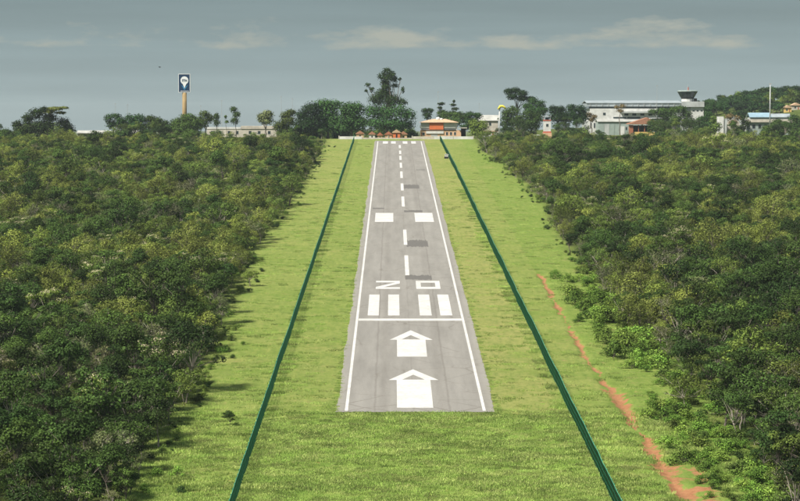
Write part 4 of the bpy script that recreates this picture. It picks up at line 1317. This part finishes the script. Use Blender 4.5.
# white arched building
b = Site('arched_building', 1135, 731, 'white building with arched doorway among trees at the right', 'building')
b.box('side_wall', M_WHITE, 719, 723.4, 116.6, None, -.4, 9)
arch = [(b.u(724), -.3), (b.u(726.5), -.3)] + [(b.u(733 - 6.5 * math.cos(math.pi * k / 10)), b.w(123.5) + (b.w(119.6) - b.w(123.5)) * math.sin(math.pi * k / 10)) for k in range(11)] + [(b.u(739.5), -.3), (b.u(744), -.3), (b.u(744), b.w(118.6)), (b.u(733), b.w(116.4)), (b.u(724), b.w(118.6))]
MB().prism(arch, 0, 1.0).build('arch_front', M_GREYW, b.root)
b.box('back_wall', M_CREAM, 723.5, 744, 118.8, None, 7, 9); b.box('side_wall', M_WHITE, 744.1, 746, 117.6, None, -.2, 9)
# long pale building
b = Site('long_building', 1140, 770, 'long pale building with pinkish fascia at the right edge', 'building')
b.box('wall', M_TEAL, 748.5, 791, 122.3, None, 0, 11)
b.box('fascia', M_CREAM, 747.5, 792, 119.4, 122.25, -.9, 11.6)
for p in (752, 758, 764, 782, 787): b.win(p, p + 3, 124.5, 128.5, 0)
b.box('door', M_WHITE, 748.9, 750.9, 125.6, None, -.08, -.005)
b = Site('blue_roofed_shed', 1165, 765, 'pale blue-roofed shed behind the long pale building', 'shed')
b.box('wall', M_GREYW, 750, 790, 117.6, None, 0, 10)
b.slope('roof', M_BLUER, 749, 771, 117.5, 113.2, -.6, 10.6); b.slope('roof', M_ROOFG, 771.3, 791, 117.5, 114.2, -.4, 10.4)
b.win(775, 778, 118.4, 119.2, 0)
# ochre houses on the slope
for p, wd, D, lab in ((787.5, 3.6, 1440, 'left one of two ochre houses on the wooded slope'), (796, 4.2, 1450, 'right one of two ochre houses on the wooded slope')):
    b = Site('ochre_house', D, p, lab, 'house', 'ochre houses on the wooded slope')
    zb = HOR + (CZ - b.z0) / D * F
    b.box('wall', M_YELLOW if p < 790 else M_CREAM, p - wd, p + wd, zb - 4.4, None, 0, 7)
    b.gable('roof', M_TERRAP, p - wd, p + wd, zb - 4.3, zb - 6.6, 0, 7, .5, .2)
    b.win(p - wd * .5, p - wd * .1, zb - 3.4, zb - 1.6, 0); b.box('door', M_BRICK, p + wd * .3, p + wd * .6, zb - 3, None, -.05, .01)

# tall masts and far lamp posts
b = Site('tall_mast', 1120, 769.6, 'tall pale mast in front of the wooded hill', 'mast')
MB().tube([(0, 0, -.3), (0, 0, b.w(83.5))], [.34, .2], 8).build('pole', M_STEEL, b.root, True)
MB().box(-.7, .7, -.25, .25, b.w(84.4), b.w(83.6)).build('lamp_head', M_STEEL, b.root)
for p, top, D, lab in ((116, 104, 1150, 'thin lamp post above the ragged dark tree at left'), (128, 105, 1150, 'thin lamp post between the ragged tree and the rounded tree'),
                       (222, 101, 1150, 'thin lamp post right of the blue sign'), (201, 106, 1150, 'thin lamp post close beside the blue sign column'), (281.5, 97, 1150, 'thin lamp post left of the huge dome-shaped trees'), (292.5, 99, 1150, 'thin lamp post touching the leftmost dome-shaped tree'),
                       (438, 92, 1180, 'thin mast above the orange-fronted building'), (479, 104, 1180, 'thin mast left of the yellow windsock'), (656.5, 86, 1235, 'thin mast on the terminal roof line')):
    b = Site('lamp_post', D, p, lab, 'lamp post', 'thin masts on the far skyline')
    MB().tube([(0, 0, -.3), (0, 0, b.w(top))], [.11, .07], 6).build('pole', M_STEEL, b.root)
    MB().box(-.45, .45, -.15, .15, b.w(top), b.w(top) + .18).build('lamp_head', M_STEEL, b.root)

# white-topped cabinet against the right fence
yc = dist(158.5)
b = Site('equipment_cabinet', yc, 446.3, 'small white-topped cabinet against the right green fence', 'cabinet')
MB().box(-.75, .75, -.4, .4, -.1, .75).build('dark_base', M_DARK, b.root)
MB().box(-.6, .7, -.42, .42, .753, 1.5).build('housing', M_WHITE, b.root)
MB().prism([(-.75, 1.503), (.85, 1.503), (.85, 1.6), (.05, 1.75), (-.75, 1.6)], -.55, .55).build('lid', M_WHITE, b.root)

# bird
bd = 420.0
br = tag(empty('bird', (X(160.5, bd), bd, Z(67.5, bd)), .5), 'small dark bird gliding in the sky left of the sign', 'bird')
MB().lathe([(.004, -.2), (.05, -.13), (.065, 0), (.045, .1), (.03, .15), (.028, .2), (.004, .25)], 8).build('body', M_BIRD, br, True).rotation_euler = (0, math.pi / 2, 0)
for s in (-1, 1):
    MB().add([(.06, 0, .02), (-.1, 0, .02), (.02, s * .3, .1), (-.09, s * .3, .1), (-.08, s * .55, .05), (.06, 0, .035), (-.1, 0, .03), (.02, s * .3, .112), (-.09, s * .3, .108)],
             [(0, 2, 3, 1), (2, 4, 3), (5, 6, 8, 7), (7, 8, 4), (0, 5, 7, 2), (1, 3, 8, 6)]).build('wing', M_BIRD, br)
MB().add([(-.16, 0, 0), (-.34, .09, 0), (-.34, -.09, 0), (-.16, 0, .02)], [(0, 1, 2), (3, 2, 1), (0, 2, 3), (0, 3, 1)]).build('tail', M_BIRD, br)

# ------------------------------------------------------------------ haze
hz = MB().box(-3100, 3100, -900, 7100, -52, 66)
hm = bpy.data.materials.new('thin_haze')
hm.use_nodes = True
hn = hm.node_tree
hn.nodes.remove(hn.nodes['Principled BSDF'])
pv = hn.nodes.new('ShaderNodeVolumePrincipled')
pv.inputs['Color'].default_value = (0.56, 0.65, 0.68, 1)
pv.inputs['Density'].default_value = 0.00006
hn.links.new(pv.outputs[0], hn.nodes['Material Output'].inputs['Volume'])
ho = hz.build('haze', hm)
tag(ho, 'thin pale haze filling the air over the airfield', 'haze', kind='stuff')
